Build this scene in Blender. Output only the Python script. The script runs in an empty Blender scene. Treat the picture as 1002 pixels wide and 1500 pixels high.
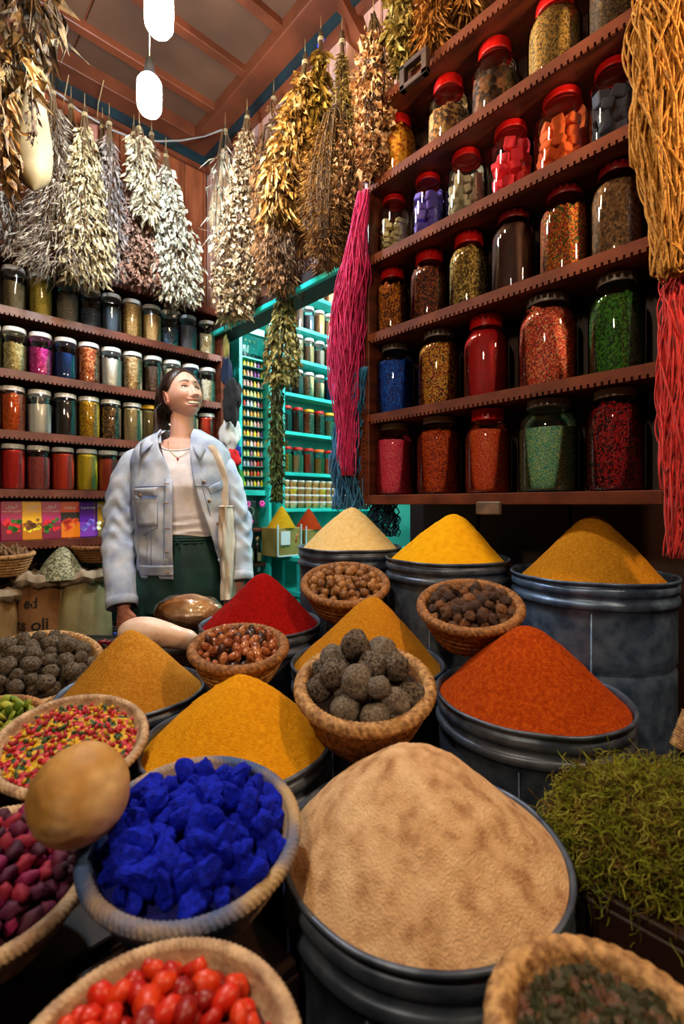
import bpy, bmesh, math, random
import numpy as np
from mathutils import Vector, Matrix, Euler, noise

# ------------------------------------------------------------------ camera, world, lamps, exposure
SC = bpy.context.scene
FPX, CX, HY, ZC = 704.0, 501.0, 738.0, 1.15        # focal length in pixels of the 1002x1500 frame, horizon row, eye height
FWD = Vector((.6856, .728, 0)); RGT = Vector((.728, -.6856, 0))
cam_d = bpy.data.cameras.new('camera'); cam = bpy.data.objects.new('camera', cam_d)
SC.collection.objects.link(cam); SC.camera = cam
cam_d.sensor_fit = 'HORIZONTAL'; cam_d.sensor_width = 36; cam_d.lens = FPX / 1002 * 36
cam_d.shift_y = -12 / 1002; cam_d.clip_start = .02
cam.location = (0, 0, ZC); cam.rotation_euler = (math.pi / 2, 0, math.radians(-43.28))
cam_d.dof.use_dof = True; cam_d.dof.focus_distance = 1.25; cam_d.dof.aperture_fstop = 6.5

w = bpy.data.worlds.new('world'); SC.world = w; w.use_nodes = True
w.node_tree.nodes['Background'].inputs[0].default_value = (.55, .45, .5, 1)
w.node_tree.nodes['Background'].inputs[1].default_value = .03
SC.view_settings.view_transform = 'Standard'; SC.view_settings.look = 'None'
SC.view_settings.gamma = 1; SC.view_settings.use_curve_mapping = False
SC.view_settings.exposure = 0.62

def W(px, py, d):                                   # a pixel at a given depth -> a point of the room
    return Vector((0, 0, ZC)) + FWD * d + RGT * ((px - CX) / FPX * d) + Vector((0, 0, -(py - HY) / FPX * d))
def onX(px, py, X): return W(px, py, X / (.728 * (px - CX) / FPX + .6856))
def onY(px, py, Y): return W(px, py, Y / (-.6856 * (px - CX) / FPX + .728))
XW, YW, CZ = 1.33, 2.55, 3.18                        # right wall plane, back wall plane, ceiling height

BULBS = [  # location, colour, power, radius of the light, in view
    (W(233, 14, 1.30), (1.0, .72, .36), 16, .035, True),
    (W(219, 138, 1.55), (.66, .84, 1.0), 31, .035, True),
    (Vector((.95, -.35, 2.0)), (1.0, .68, .38), 20, .03, False),
    (Vector((-.5, .15, 2.05)), (1.0, .78, .52), 20, .04, False),  # added fill bulb out of view, brightens the jar rows of the right shelf
    (Vector((2.2, 1.6, 2.6)), (1.0, .97, .95), 75, .06, False),
    (W(300, -260, 1.0), (1.0, .76, .46), 10, .04, False),  # unseen bulb added overhead to lift the right shelf and the woman
]

# ------------------------------------------------------------------ helpers
RN = random.Random(7)
def s(r, g, b): return tuple(((c / 255) / 12.92 if c / 255 <= .04045 else ((c / 255 + .055) / 1.055) ** 2.4) for c in (r, g, b)) + (1,)

class MB:
    def __init__(self): self.v = []; self.f = []
    def add(self, vs, fs, M=None):
        n = len(self.v)
        self.v += [tuple(M @ Vector(p)) for p in vs] if M is not None else [tuple(p) for p in vs]
        self.f += [tuple(i + n for i in q) for q in fs]; return self
    def box(self, x0, x1, y0, y1, z0, z1, M=None):
        vs = [(x, y, z) for z in (z0, z1) for y in (y0, y1) for x in (x0, x1)]
        return self.add(vs, [(0, 2, 3, 1), (4, 5, 7, 6), (0, 1, 5, 4), (2, 6, 7, 3), (0, 4, 6, 2), (1, 3, 7, 5)], M)
    def bbox(self, x0, x1, y0, y1, z0, z1, b=.003, M=None):     # box with chamfered vertical and horizontal edges
        xs = (x0, x0 + b, x1 - b, x1); vs = []; 
        def ring(z, i):
            return [(x0 + i + b, y0 + i, z), (x1 - i - b, y0 + i, z), (x1 - i, y0 + i + b, z), (x1 - i, y1 - i - b, z), (x1 - i - b, y1 - i, z), (x0 + i + b, y1 - i, z), (x0 + i, y1 - i - b, z), (x0 + i, y0 + i + b, z)]
        vs = ring(z0, b) + ring(z0 + b, 0) + ring(z1 - b, 0) + ring(z1, b)
        fs = [tuple(range(7, -1, -1)), tuple(range(24, 32))]
        for k in range(3):
            for i in range(8):
                j = (i + 1) % 8; fs.append((k * 8 + i, k * 8 + j, k * 8 + 8 + j, k * 8 + 8 + i))
        return self.add(vs, fs, M)
    def lathe(self, prof, n=24, M=None, fn=None, cap=False):
        vs = []; m = len(prof)
        for i in range(n):
            a = 2 * math.pi * i / n
            for k, (r, z) in enumerate(prof):
                if fn: r, z = fn(a, r, z, k)
                vs.append((r * math.cos(a), r * math.sin(a), z))
        fs = [(i * m + k, ((i + 1) % n) * m + k, ((i + 1) % n) * m + k + 1, i * m + k + 1) for i in range(n) for k in range(m - 1)]
        return self.add(vs, fs, M)
    def tube(self, pts, r, n=6, M=None, caps=True):
        pts = [Vector(p) for p in pts]; vs = []; m = len(pts)
        if not hasattr(r, '__len__'): r = [r] * m
        up = Vector((0, 0, 1)); prev = None
        for i, p in enumerate(pts):
            t = (pts[min(i + 1, m - 1)] - pts[max(i - 1, 0)])
            t = t.normalized() if t.length > 1e-9 else Vector((0, 0, 1))
            a = prev - t * prev.dot(t) if prev is not None else (up.cross(t) if abs(t.z) < .95 else Vector((1, 0, 0)).cross(t))
            if a.length < 1e-6: a = Vector((1, .1, 0)).cross(t)
            a.normalize(); prev = a; b = t.cross(a)
            for k in range(n):
                c = 2 * math.pi * k / n; vs.append(p + (a * math.cos(c) + b * math.sin(c)) * r[i])
        fs = [(i * n + k, i * n + (k + 1) % n, (i + 1) * n + (k + 1) % n, (i + 1) * n + k) for i in range(m - 1) for k in range(n)]
        if caps: fs += [tuple(range(n - 1, -1, -1)), tuple((m - 1) * n + k for k in range(n))]
        return self.add(vs, fs, M)
    def grid(self, P, close_u=False, M=None):          # P[u][v] of points
        nu, nv = len(P), len(P[0]); vs = [p for row in P for p in row]
        fs = [(u * nv + v, ((u + 1) % nu) * nv + v, ((u + 1) % nu) * nv + v + 1, u * nv + v + 1) for u in range(nu if close_u else nu - 1) for v in range(nv - 1)]
        return self.add(vs, fs, M)
    def ell(self, c, r, n=12, M=None, rot=None):
        vs = []; fs = []; m = max(4, n // 2)
        R = Matrix.Translation(Vector(c)) @ (rot.to_4x4() if rot is not None else Matrix.Identity(4))
        if M is not None: R = M @ R
        for k in range(m + 1):
            f = math.pi * k / m
            for i in range(n):
                a = 2 * math.pi * i / n
                vs.append((r[0] * math.sin(f) * math.cos(a), r[1] * math.sin(f) * math.sin(a), r[2] * math.cos(f)))
        fs = [(k * n + i, (k + 1) * n + i, (k + 1) * n + (i + 1) % n, k * n + (i + 1) % n) for k in range(m) for i in range(n)]
        return self.add(vs, fs, R)
    def mesh(self, name, mat=None, smooth=True, weld=0):
        me = bpy.data.meshes.new(name); me.from_pydata([tuple(v) for v in self.v], [], self.f)
        if weld:
            b = bmesh.new(); b.from_mesh(me); bmesh.ops.remove_doubles(b, verts=b.verts, dist=weld)
            bmesh.ops.recalc_face_normals(b, faces=b.faces); b.to_mesh(me); b.free()
        if mat: me.materials.append(mat)
        if smooth: me.polygons.foreach_set('use_smooth', [True] * len(me.polygons))
        me.update(); return me
    def build(self, name, mat, parent=None, smooth=True, weld=0, loc=None):
        return link(name, self.mesh(name, mat, smooth, weld), parent, loc)

def link(name, me, parent=None, loc=None, rot=None, scale=None):
    o = bpy.data.objects.new(name, me); SC.collection.objects.link(o)
    if parent: o.parent = parent
    if loc is not None: o.location = loc
    if rot is not None: o.rotation_euler = rot
    if scale is not None: o.scale = scale
    return o
def tag(o, label=None, cat=None, group=None, kind=None):
    if label: o['label'] = label
    if cat: o['category'] = cat
    if group: o['group'] = group
    if kind: o['kind'] = kind
    return o
def thing(name, label, cat, loc=(0, 0, 0), rot=(0, 0, 0), group=None):
    o = bpy.data.objects.new(name, None); SC.collection.objects.link(o); o.empty_display_size = .05
    o.location = loc; o.rotation_euler = rot; return tag(o, label, cat, group)
KIDS = {}
def copy_tree(o, parent=None):
    c = o.copy(); SC.collection.objects.link(c)
    if parent: c.parent = parent
    for ch in list(o.children): copy_tree(ch, c)
    return c

# ------------------------------------------------------------------ materials
MATS = {}
def mat(name, c1, c2=None, scale=20, rough=.6, metal=0, bump=0, bscale=None, detail=4, stretch=None, spec=.5, kind='noise', mid=(.35, .65), c3=None, coat=0, sheen=0, trans=0, wave=None):
    if name in MATS: return MATS[name]
    m = bpy.data.materials.new(name); MATS[name] = m; m.use_nodes = True
    nt = m.node_tree; N = nt.nodes; L = nt.links; p = N['Principled BSDF']
    p.inputs['Roughness'].default_value = rough; p.inputs['Metallic'].default_value = metal
    p.inputs['Specular IOR Level'].default_value = spec; p.inputs['Coat Weight'].default_value = coat
    p.inputs['Sheen Weight'].default_value = sheen; p.inputs['Transmission Weight'].default_value = trans
    p.inputs['Base Color'].default_value = c1
    tc = N.new('ShaderNodeTexCoord'); mp = N.new('ShaderNodeMapping'); L.new(tc.outputs['Object'], mp.inputs[0])
    if stretch: mp.inputs['Scale'].default_value = stretch
    if c2:
        r = N.new('ShaderNodeValToRGB'); r.color_ramp.elements[0].color = c1; r.color_ramp.elements[1].color = c2
        r.color_ramp.elements[0].position, r.color_ramp.elements[1].position = mid
        if c3: e = r.color_ramp.elements.new(sum(mid) / 2); e.color = c3
        if kind == 'noise':
            t = N.new('ShaderNodeTexNoise'); t.inputs['Scale'].default_value = scale; t.inputs['Detail'].default_value = detail
            L.new(mp.outputs[0], t.inputs[0]); L.new(t.outputs[0], r.inputs[0])
        elif kind == 'wave':
            t = N.new('ShaderNodeTexWave'); t.inputs['Scale'].default_value = scale; t.inputs['Distortion'].default_value = 3; t.inputs['Detail'].default_value = 3
            L.new(mp.outputs[0], t.inputs[0]); L.new(t.outputs[0], r.inputs[0])
        L.new(r.outputs[0], p.inputs['Base Color'])
    if bump:
        b = N.new('ShaderNodeBump'); b.inputs['Strength'].default_value = min(1, bump); b.inputs['Distance'].default_value = .004
        t2 = N.new('ShaderNodeTexNoise'); t2.inputs['Scale'].default_value = bscale or scale * 3; t2.inputs['Detail'].default_value = 5
        L.new(mp.outputs[0], t2.inputs[0]); L.new(t2.outputs[0], b.inputs['Height']); L.new(b.outputs[0], p.inputs['Normal'])
    return m
def grain(name, cols, scale=120, rough=.55, bump=.8, jit=1.0, spec=.4, dist=.004, zs=1):   # many small pieces, each with a colour of its own
    if name in MATS: return MATS[name]
    m = bpy.data.materials.new(name); MATS[name] = m; m.use_nodes = True
    nt = m.node_tree; N = nt.nodes; L = nt.links; p = N['Principled BSDF']
    p.inputs['Roughness'].default_value = rough; p.inputs['Specular IOR Level'].default_value = spec
    tc = N.new('ShaderNodeTexCoord'); v = N.new('ShaderNodeTexVoronoi'); v.inputs['Scale'].default_value = scale
    v.inputs['Randomness'].default_value = jit
    mp = N.new('ShaderNodeMapping'); mp.inputs['Scale'].default_value = (1, 1, zs); L.new(tc.outputs['Object'], mp.inputs[0]); L.new(mp.outputs[0], v.inputs[0])
    sp = N.new('ShaderNodeSeparateColor'); L.new(v.outputs['Color'], sp.inputs[0])
    r = N.new('ShaderNodeValToRGB'); r.color_ramp.interpolation = 'CONSTANT'; r.color_ramp.elements[0].color = cols[0]
    e = r.color_ramp.elements
    e.remove(e[1])
    for i, c in enumerate(cols[1:], 1): q = e.new(i / len(cols)); q.color = c
    L.new(sp.outputs[0], r.inputs[0]); L.new(r.outputs[0], p.inputs['Base Color'])
    b = N.new('ShaderNodeBump'); b.invert = True; b.inputs['Strength'].default_value = bump; b.inputs['Distance'].default_value = dist
    L.new(v.outputs['Distance'], b.inputs['Height']); L.new(b.outputs[0], p.inputs['Normal'])
    return m
def glass_mat(name, tint=(1, 1, 1, 1), rough=.03, ior=1.5):
    m = bpy.data.materials.new(name); m.use_nodes = True; nt = m.node_tree; N = nt.nodes; L = nt.links
    N.remove(N['Principled BSDF']); out = N['Material Output']
    t = N.new('ShaderNodeBsdfTransparent'); t.inputs[0].default_value = tint
    g = N.new('ShaderNodeBsdfGlossy'); g.inputs['Roughness'].default_value = rough
    f = N.new('ShaderNodeFresnel'); f.inputs[0].default_value = ior
    ma = N.new('ShaderNodeMath'); ma.operation = 'MULTIPLY_ADD'; ma.inputs[1].default_value = 1.1; ma.inputs[2].default_value = .03
    x = N.new('ShaderNodeMixShader'); L.new(f.outputs[0], ma.inputs[0]); L.new(ma.outputs[0], x.inputs[0])
    L.new(t.outputs[0], x.inputs[1]); L.new(g.outputs[0], x.inputs[2]); L.new(x.outputs[0], out.inputs[0]); return m
def emit(name, col, st):
    m = bpy.data.materials.new(name); m.use_nodes = True; p = m.node_tree.nodes['Principled BSDF']
    p.inputs['Emission Color'].default_value = col; p.inputs['Emission Strength'].default_value = st; p.inputs['Base Color'].default_value = col; return m
def flat(name, c, rough=.5, metal=0, spec=.5, coat=0): return mat(name, c, rough=rough, metal=metal, spec=spec, coat=coat)

wood = mat('varnished wood', s(66, 28, 16), s(112, 52, 30), 6, rough=.42, bump=.25, bscale=40, stretch=(1, 1, 7), coat=.05)
wood_h = mat('varnished shelf wood', s(62, 26, 14), s(104, 48, 26), 8, rough=.42, bump=.25, bscale=40, stretch=(5, 1, 5), coat=.05)
wood_dk = mat('dark wood', s(30, 14, 9), s(54, 27, 16), 6, rough=.6, bump=.3, bscale=40)
wood_back = mat('orange plank wood', s(112, 58, 34), s(148, 82, 50), 5, rough=.5, bump=.2, bscale=30, stretch=(6, 6, 1))
wood_pink = mat('pale pink plank', s(160, 120, 112), s(188, 148, 138), 5, rough=.6, bump=.2, bscale=30, stretch=(6, 6, 1))
ceil_m = mat('ceiling panel', s(76, 52, 38), s(98, 68, 50), 3, rough=.65, bump=.1)
ceil_w = mat('ceiling batten', s(82, 40, 22), s(114, 58, 34), 6, rough=.5, bump=.2)
teal_dk = mat('dark teal paint', s(8, 26, 34), s(14, 46, 56), 8, rough=.5)
green_p = mat('turquoise paint', s(26, 178, 170), s(48, 205, 196), 6, rough=.45)
glass = glass_mat('jar glass', (.97, .98, .98, 1))
glass_g = glass_mat('small jar glass', (.93, .97, .97, 1))
pane_m = glass_mat('cabinet pane', (.9, .97, .96, 1))
black = flat('black plastic', s(14, 14, 16))
lid_red = flat('red lid', s(190, 14, 12), .35, coat=.3)
lid_grey = flat('grey metal lid', s(140, 134, 128), .4, .2)
lid_white = flat('white lid', s(222, 222, 224), .35, 0)
lid_dark = flat('dark red lid', s(110, 10, 12), .35)
lid_yellow = flat('yellow lid', s(220, 170, 30), .35)
lid_orange = flat('orange lid', s(235, 110, 30), .35)
tin_m = mat('galvanised tin', s(64, 88, 124), s(108, 132, 168), 34, rough=.4, metal=.45, bump=.12, bscale=60, detail=6)
tin_dk = mat('dark tin', s(62, 74, 96), s(104, 116, 136), 26, rough=.42, metal=.5, bump=.12, bscale=60)
straw = mat('straw weave', s(128, 86, 46), s(200, 156, 100), 110, rough=.7, bump=.5, bscale=200)
straw_dk = mat('brown straw weave', s(104, 62, 28), s(170, 116, 62), 110, rough=.7, bump=.5, bscale=200)
straw_pale = mat('pale straw weave', s(150, 118, 92), s(206, 176, 140), 60, rough=.7, bump=.5, bscale=200)
straw_blue = mat('straw weave dusted blue', s(60, 88, 140), s(176, 150, 112), 9, rough=.75, bump=.5, bscale=200, mid=(.42, .58))

# ------------------------------------------------------------------ the room
def struct(name, o): o.name = name; tag(o, kind='structure'); return o
X0, Y0 = -1.7, -1.6
floor = struct('floor', MB().box(X0, 3.6, Y0, YW + .05, -.05, 0).build('floor', mat('floor tiles', s(70, 60, 54), s(96, 84, 74), 5, rough=.5, bump=.1), smooth=False))
# ceiling: panels between battens
ceil = struct('ceiling', MB().box(X0, 3.6, Y0, YW + .05, CZ + .02, CZ + .06).build('ceiling', ceil_w, smooth=False))
ys = [YW - .02 - .29 * i for i in range(9)]
for i in range(8):
    for x0, x1 in ((-1.1, -.25), (-.25, .6), (.6, XW - .1)):
        MB().bbox(x0 + .004, x1 - .004, ys[i + 1] + .004, ys[i] - .004, CZ + .005, CZ + .025).build('ceiling_panel', ceil_m, ceil, smooth=False)
    MB().bbox(-1.2, XW - .06, ys[i + 1] - .022, ys[i + 1] + .022, CZ - .03, CZ + .02).build('batten', ceil_w, ceil, smooth=False)
MB().bbox(XW - .13, XW - .02, Y0, YW, CZ - .06, CZ + .02).build('ceiling_beam', ceil_w, ceil, smooth=False)
MB().bbox(-1.2, XW - .131, YW - .13, YW - .01, CZ - .06, CZ + .02).build('ceiling_beam', ceil_w, ceil, smooth=False)
A, B = W(489, -30, 1.96), W(548, 86, 1.86)
MB().tube([A, B], [.075, .06], 4).build('brace_beam', ceil_w, ceil, smooth=False)
# back wall, planked on the left of the opening, plain behind the next shop
wb = struct('wall_back', MB().box(X0, 3.6, YW + .02, YW + .06, 0, CZ).build('wall_back', wood_dk, smooth=False))
x = .05
while x < XW:
    wd = .115
    MB().bbox(x, min(x + wd - .004, XW), YW, YW + .03, 2.0, CZ, .004).build('plank', wood_back, wb, smooth=False); x += wd
MB().box(-1.2, XW, YW - .03, YW + .01, CZ - .11, CZ - .055).build('edge_strip', teal_dk, wb, smooth=False)
MB().box(-1.2, XW, YW - .02, YW + .01, CZ - .135, CZ - .11).build('edge_strip', ceil_w, wb, smooth=False)
# right wall: pink planks above a header, opening to the next shop between Y 1.16 and 2.5, dark boards under the jar shelf
HZ = 2.13
wr = struct('wall_right', MB().box(XW + .1, XW + .16, Y0, 1.12, 0, CZ).build('wall_right', wood_dk, smooth=False))
y = -.9
while y < YW:
    lo = HZ if y > 1.1 else 2.0
    MB().bbox(XW, XW + .04, y, min(y + .094, YW), lo, CZ, .004).build('plank', wood_pink, wr, smooth=False); y += .1
MB().box(XW - .03, XW + .01, Y0, YW - .03, CZ - .11, CZ - .055).build('edge_strip', teal_dk, wr, smooth=False)
MB().box(XW - .02, XW + .01, Y0, YW - .02, CZ - .15, CZ - .11).build('edge_strip', ceil_w, wr, smooth=False)
MB().bbox(XW - .05, XW + .1, 1.14, YW, HZ - .05, HZ).build('door_header', wood_dk, wr, smooth=False)
MB().bbox(XW - .055, XW - .035, 1.14, YW, HZ - .07, HZ - .045).build('header_edge', green_p, wr, smooth=False)
for k in range(7):
    MB().bbox(XW + .07, XW + .1, -.9 + .29 * k, -.9 + .29 * k + .283, 0, 2.0, .004).build('board', wood_dk, wr, smooth=False)
# plain shell around what the camera does not look at
struct('wall_left', MB().box(X0 - .05, X0, Y0, YW, 0, CZ).build('w', wood_dk, smooth=False))
struct('wall_front', MB().box(X0, XW + .16, Y0 - .05, Y0, 0, CZ).build('w', wood_dk, smooth=False))
struct('wall_shop_right', MB().box(3.5, 3.56, 0, YW, 0, CZ).build('w', green_p, smooth=False))
struct('wall_shop_front', MB().box(XW + .16, 3.5, .6, .65, 0, CZ).build('w', green_p, smooth=False))
struct('wall_shop_back', MB().box(1.42, 3.5, YW - .0, YW + .02, 0, CZ).build('w', mat('teal shop wall', s(40, 130, 120), s(70, 170, 155), 4), smooth=False))

# ------------------------------------------------------------------ bulbs and cables
bl = MB().lathe([(0, .128), (.012, .126), (.022, .12), (.03, .112), (.037, .1), (.038, .05), (.036, .02), (.028, .006), (.015, 0), (0, 0)][::-1], 28)
sock = MB().lathe([(0, .182), (.008, .182), (.012, .175), (.015, .15), (.017, .13), (.02, .124), (.02, .118), (0, .118)], 20)
BN = ['warm white bulb at the top edge of the picture, hanging from the ceiling', 'cool blue-white bulb in a black socket hanging below the warm one',
      'warm bulb hanging behind the viewer on the right', 'added warm fill bulb hanging unseen behind the viewer on the left', 'white bulb lighting the turquoise shop', 'added warm fill bulb hanging unseen above the middle of the stall']
for i, (loc, col, pw, rad, seen) in enumerate(BULBS):
    t = thing('hanging_bulb', BN[i], 'light bulb', loc - Vector((0, 0, .065)))
    e = emit('bulb glow %d' % i, col + (1,), pw / (.024 * math.pi))
    bl.build('bulb', e, t)
    sock.build('socket', black, t)
    MB().tube([(0, 0, .18), (.002, .002, .5), (0, 0, CZ - loc.z + .065)], .0022, 6).build('cord', flat('cord grey', s(120, 120, 120)), t)
pts = [onY(x, y, 2.36) for x, y in ((58, 84), (63, 124), (90, 140), (115, 162), (161, 189), (196, 203), (232, 207), (265, 206), (300, 200))] + [W(325, 190, 2.36), W(334, 200, 2.40), W(339, 216, 2.46)]
tag(MB().tube(pts, .0045, 6).build('cable', flat('grey cable', s(140, 140, 140))), 'pale grey cable strung along the left wall from which the herb bunches hang', 'cable')
pts = [onY(x, y, YW - .012) for x, y in ((252, 186), (275, 200), (296, 212), (303, 235), (306, 280), (305, 350))]
tag(MB().tube(pts, .004, 6).build('cable', flat('blue cable', s(90, 120, 140))), 'thin bluish wire running down the plank wall near the corner', 'cable')
pts = [onX(480, 55, XW - .012), onX(468, 62, XW - .03), onX(466, 70, XW - .03)]
tag(MB().tube(pts, .007, 8).build('twine_knot', flat('blue twine', s(20, 40, 170))), 'small knot of blue twine at the top of the pink wall', 'twine')

# ------------------------------------------------------------------ jars
def jar_prof(kind):
    if kind == 'thin':
        return [(0, .0), (.80, .0), (.93, .015), (1, .06), (1, .66), (.985, .72), (.93, .78), (.82, .83), (.72, .865), (.68, .885), (.665, .93)], (.70, .915, 1)
    if kind == 'big':
        return [(0, .0), (.80, .0), (.93, .015), (1, .06), (1, .62), (.985, .68), (.93, .735), (.82, .79), (.7, .83), (.64, .85), (.635, .9)], (.70, .865, 1)
    return [(0, 0), (.86, 0), (.95, .015), (1, .05), (.985, .16), (1, .2), (1, .74), (.985, .78), (1, .80), (.96, .86), (.88, .885), (.86, .92)], (.9, .9, 1)
JM = {}
def inner_r(kind, z):
    pr = jar_prof(kind)[0]
    for (a, b), (c, d) in zip(pr[1:], pr[2:]):
        if b <= z <= d and d > b: return (a + (c - a) * (z - b) / (d - b)) * .955
    return .8
def jar_meshes(kind):
    if kind in JM: return JM[kind]
    pr, (lr, lz, lt) = jar_prof(kind)
    g = MB().lathe(pr, 40).mesh('glass', glass if kind != 'small' else glass_g)
    if kind != 'small':
        lp = [(lr * .93, lz - .005), (lr, lz), (lr * 1.02, lz + .01), (lr, lz + .02), (lr, lt - .02), (lr * .96, lt - .004), (lr * .8, lt), (0, lt)]
        fn = lambda a, r, z, k: ((r * (1 + .012 * math.cos(40 * a)) if 1 < k < 5 else r), z)
        l = MB().lathe(lp, 80, fn=fn)
    else:
        l = MB().lathe([(lr * .95, lz), (lr, lz), (lr * 1.03, lz + .015), (lr, lz + .03), (lr, lt - .015), (lr * .96, lt), (lr * .85, lt), (lr * .8, lt - .008), (0, lt - .008)], 40)
    JM[kind] = (g, l); return JM[kind]
FILL = {}
def fill_mesh(kind, level, m, rough, seed):
    key = (kind, level, m.name)
    if key in FILL: return FILL[key]
    zs = [.012] + [i / 12 * (level - .02) + .02 for i in range(13)]
    prof = [(0, .012), (inner_r(kind, .02) * .9, .012)] + [(inner_r(kind, z), z) for z in zs[1:]] + [(inner_r(kind, level) * .96, level + .008)] + [(inner_r(kind, level) * q, level + .012) for q in (.75, .5, .25)] + [(0, level + .012)]
    rr = random.Random(seed); ph = [rr.uniform(0, 6) for _ in range(4)]
    def fn(a, r, z, k):
        v = Vector((math.cos(a) * r * 3 + seed, math.sin(a) * r * 3, z * 8))
        n = noise.noise(v * 1.6) * rough
        if k > 14: z += n * .25 + .02 * math.sin(a + ph[0]) * r
        elif k > 1: r = min(r, r * (1 - max(0, n) * .35))
        return r, z
    FILL[key] = MB().lathe(prof, 48, fn=fn).mesh('spice_fill', m); return FILL[key]
LIDM = {}
def make_jar(label, loc, r, h, kind, lid, fill=None, level=.7, frough=.03, group=None, ry=None, seed=1, yaw=0):
    t = thing('spice_jar', label, 'jar', loc, (0, 0, yaw), group); t.scale = (r, r, h)
    g, lmb = jar_meshes(kind)
    link('glass', g, t)
    k = (kind, lid.name)
    if k not in LIDM: LIDM[k] = lmb.mesh('lid', lid)
    link('lid', LIDM[k], t)
    if fill: link('spice_fill', fill_mesh(kind, level, fill, frough, seed), t)
    return t

# contents
def N_(n, a, b, sc=30, bump=.6, rough=.7): return mat(n, a, b, sc, rough=rough, bump=bump, bscale=sc * 2.2)
C = {
 'yellow_chips': grain('yellow petal chips', [s(224, 140, 20), s(244, 176, 40), s(180, 90, 14), s(250, 196, 70)], 8.2, dist=0.0025, zs=3.2, bump=1),
 'brown_chips': grain('dry brown bark', [s(120, 80, 44), s(176, 130, 76), s(80, 52, 30), s(200, 158, 100)], 6.8, dist=0.0040, zs=3.2, bump=1),
 'dark_shards': grain('dark bark', [s(60, 34, 20), s(110, 66, 36), s(44, 26, 16), s(130, 84, 48)], 4.5, dist=0.0050, zs=3.2, bump=1),
 'cumin': grain('cumin seeds', [s(134, 104, 52), s(176, 144, 80), s(96, 72, 36), s(200, 150, 60)], 19.5, dist=0.0015, zs=3.2, bump=1),
 'dkseeds': grain('dark seeds', [s(70, 50, 30), s(110, 84, 50), s(50, 36, 22)], 16.5, dist=0.0015, zs=3.2, bump=1),
 'amber_leaf': grain('amber dried leaf', [s(190, 100, 14), s(130, 62, 10), s(220, 136, 30), s(90, 40, 8)], 13.5, dist=0.0025, zs=3.2, bump=1),
 'dark_mix': grain('dark red mix', [s(70, 26, 14), s(130, 50, 20), s(44, 20, 12), s(160, 80, 34)], 13.5, dist=0.0020, zs=3.2, bump=1),
 'yel_herb': grain('pale yellow herb', [s(176, 140, 60), s(120, 90, 34), s(210, 178, 90), s(80, 60, 26)], 13.5, dist=0.0025, zs=3.2, bump=1),
 'brown_powder': N_('dark brown powder', s(54, 22, 12), s(74, 32, 16), 8, .1),
 'multi': grain('red green yellow seeds', [s(190, 30, 16), s(214, 100, 24), s(60, 90, 24), s(220, 150, 40), s(150, 16, 10), s(40, 70, 20)], 22.5, dist=0.0015, zs=3.2, bump=1),
 'seeds': grain('flat brown seeds', [s(120, 84, 50), s(160, 118, 70), s(90, 62, 36), s(140, 96, 54)], 9.8, dist=0.0030, zs=3.2, bump=1),
 'blue': grain('blue pigment', [s(4, 74, 190), s(8, 110, 230), s(2, 50, 140)], 15.0, dist=.002, zs=3.2, bump=1),
 'gold_mix': grain('golden petals and dark buds', [s(214, 150, 40), s(170, 40, 20), s(240, 190, 80), s(30, 26, 40), s(226, 170, 60), s(190, 110, 30)], 18.0, dist=0.0015, zs=3.2, bump=1),
 'red_powder': N_('crimson powder', s(170, 4, 14), s(196, 8, 18), 8, .1),
 'pink_mix': grain('orange pink seeds', [s(214, 60, 40), s(236, 120, 80), s(190, 40, 30), s(244, 170, 110), s(90, 60, 40), s(226, 90, 70)], 22.5, dist=0.0010, zs=3.2, bump=1),
 'green': grain('green herb', [s(30, 90, 14), s(50, 120, 24), s(20, 60, 10), s(70, 140, 30)], 15.0, dist=0.0025, zs=3.2, bump=1),
 'pink_powder': grain('coarse pink salt', [s(240, 30, 90), s(250, 60, 120), s(226, 20, 70), s(255, 140, 150)], 37.5, dist=0.0004, zs=3.2, bump=.6),
 'orange_flake': grain('orange flakes', [s(206, 72, 14), s(230, 98, 24), s(160, 46, 10)], 15.0, dist=0.0020, zs=3.2, bump=1),
 'red_orange': grain('red orange grains', [s(214, 54, 20), s(230, 80, 30), s(190, 36, 14), s(240, 140, 60)], 41.2, dist=0.0005, zs=3.2, bump=.7),
 'green_blue': grain('green and blue grains', [s(80, 150, 100), s(150, 206, 150), s(60, 140, 160), s(200, 210, 140), s(80, 170, 130)], 36.0, dist=0.0005, zs=3.2, bump=.7),
 'berries': grain('dark red berries', [s(170, 16, 30), s(120, 8, 20), s(40, 6, 10), s(186, 30, 34)], 15, dist=0.0030, zs=3.2, bump=1, jit=.7, rough=.35),
}
SHX = 1.14                                           # plane of the right shelf's front
BZ = [2.19, 1.95, 1.698, 1.437, 1.178]               # tops of its boards
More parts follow.
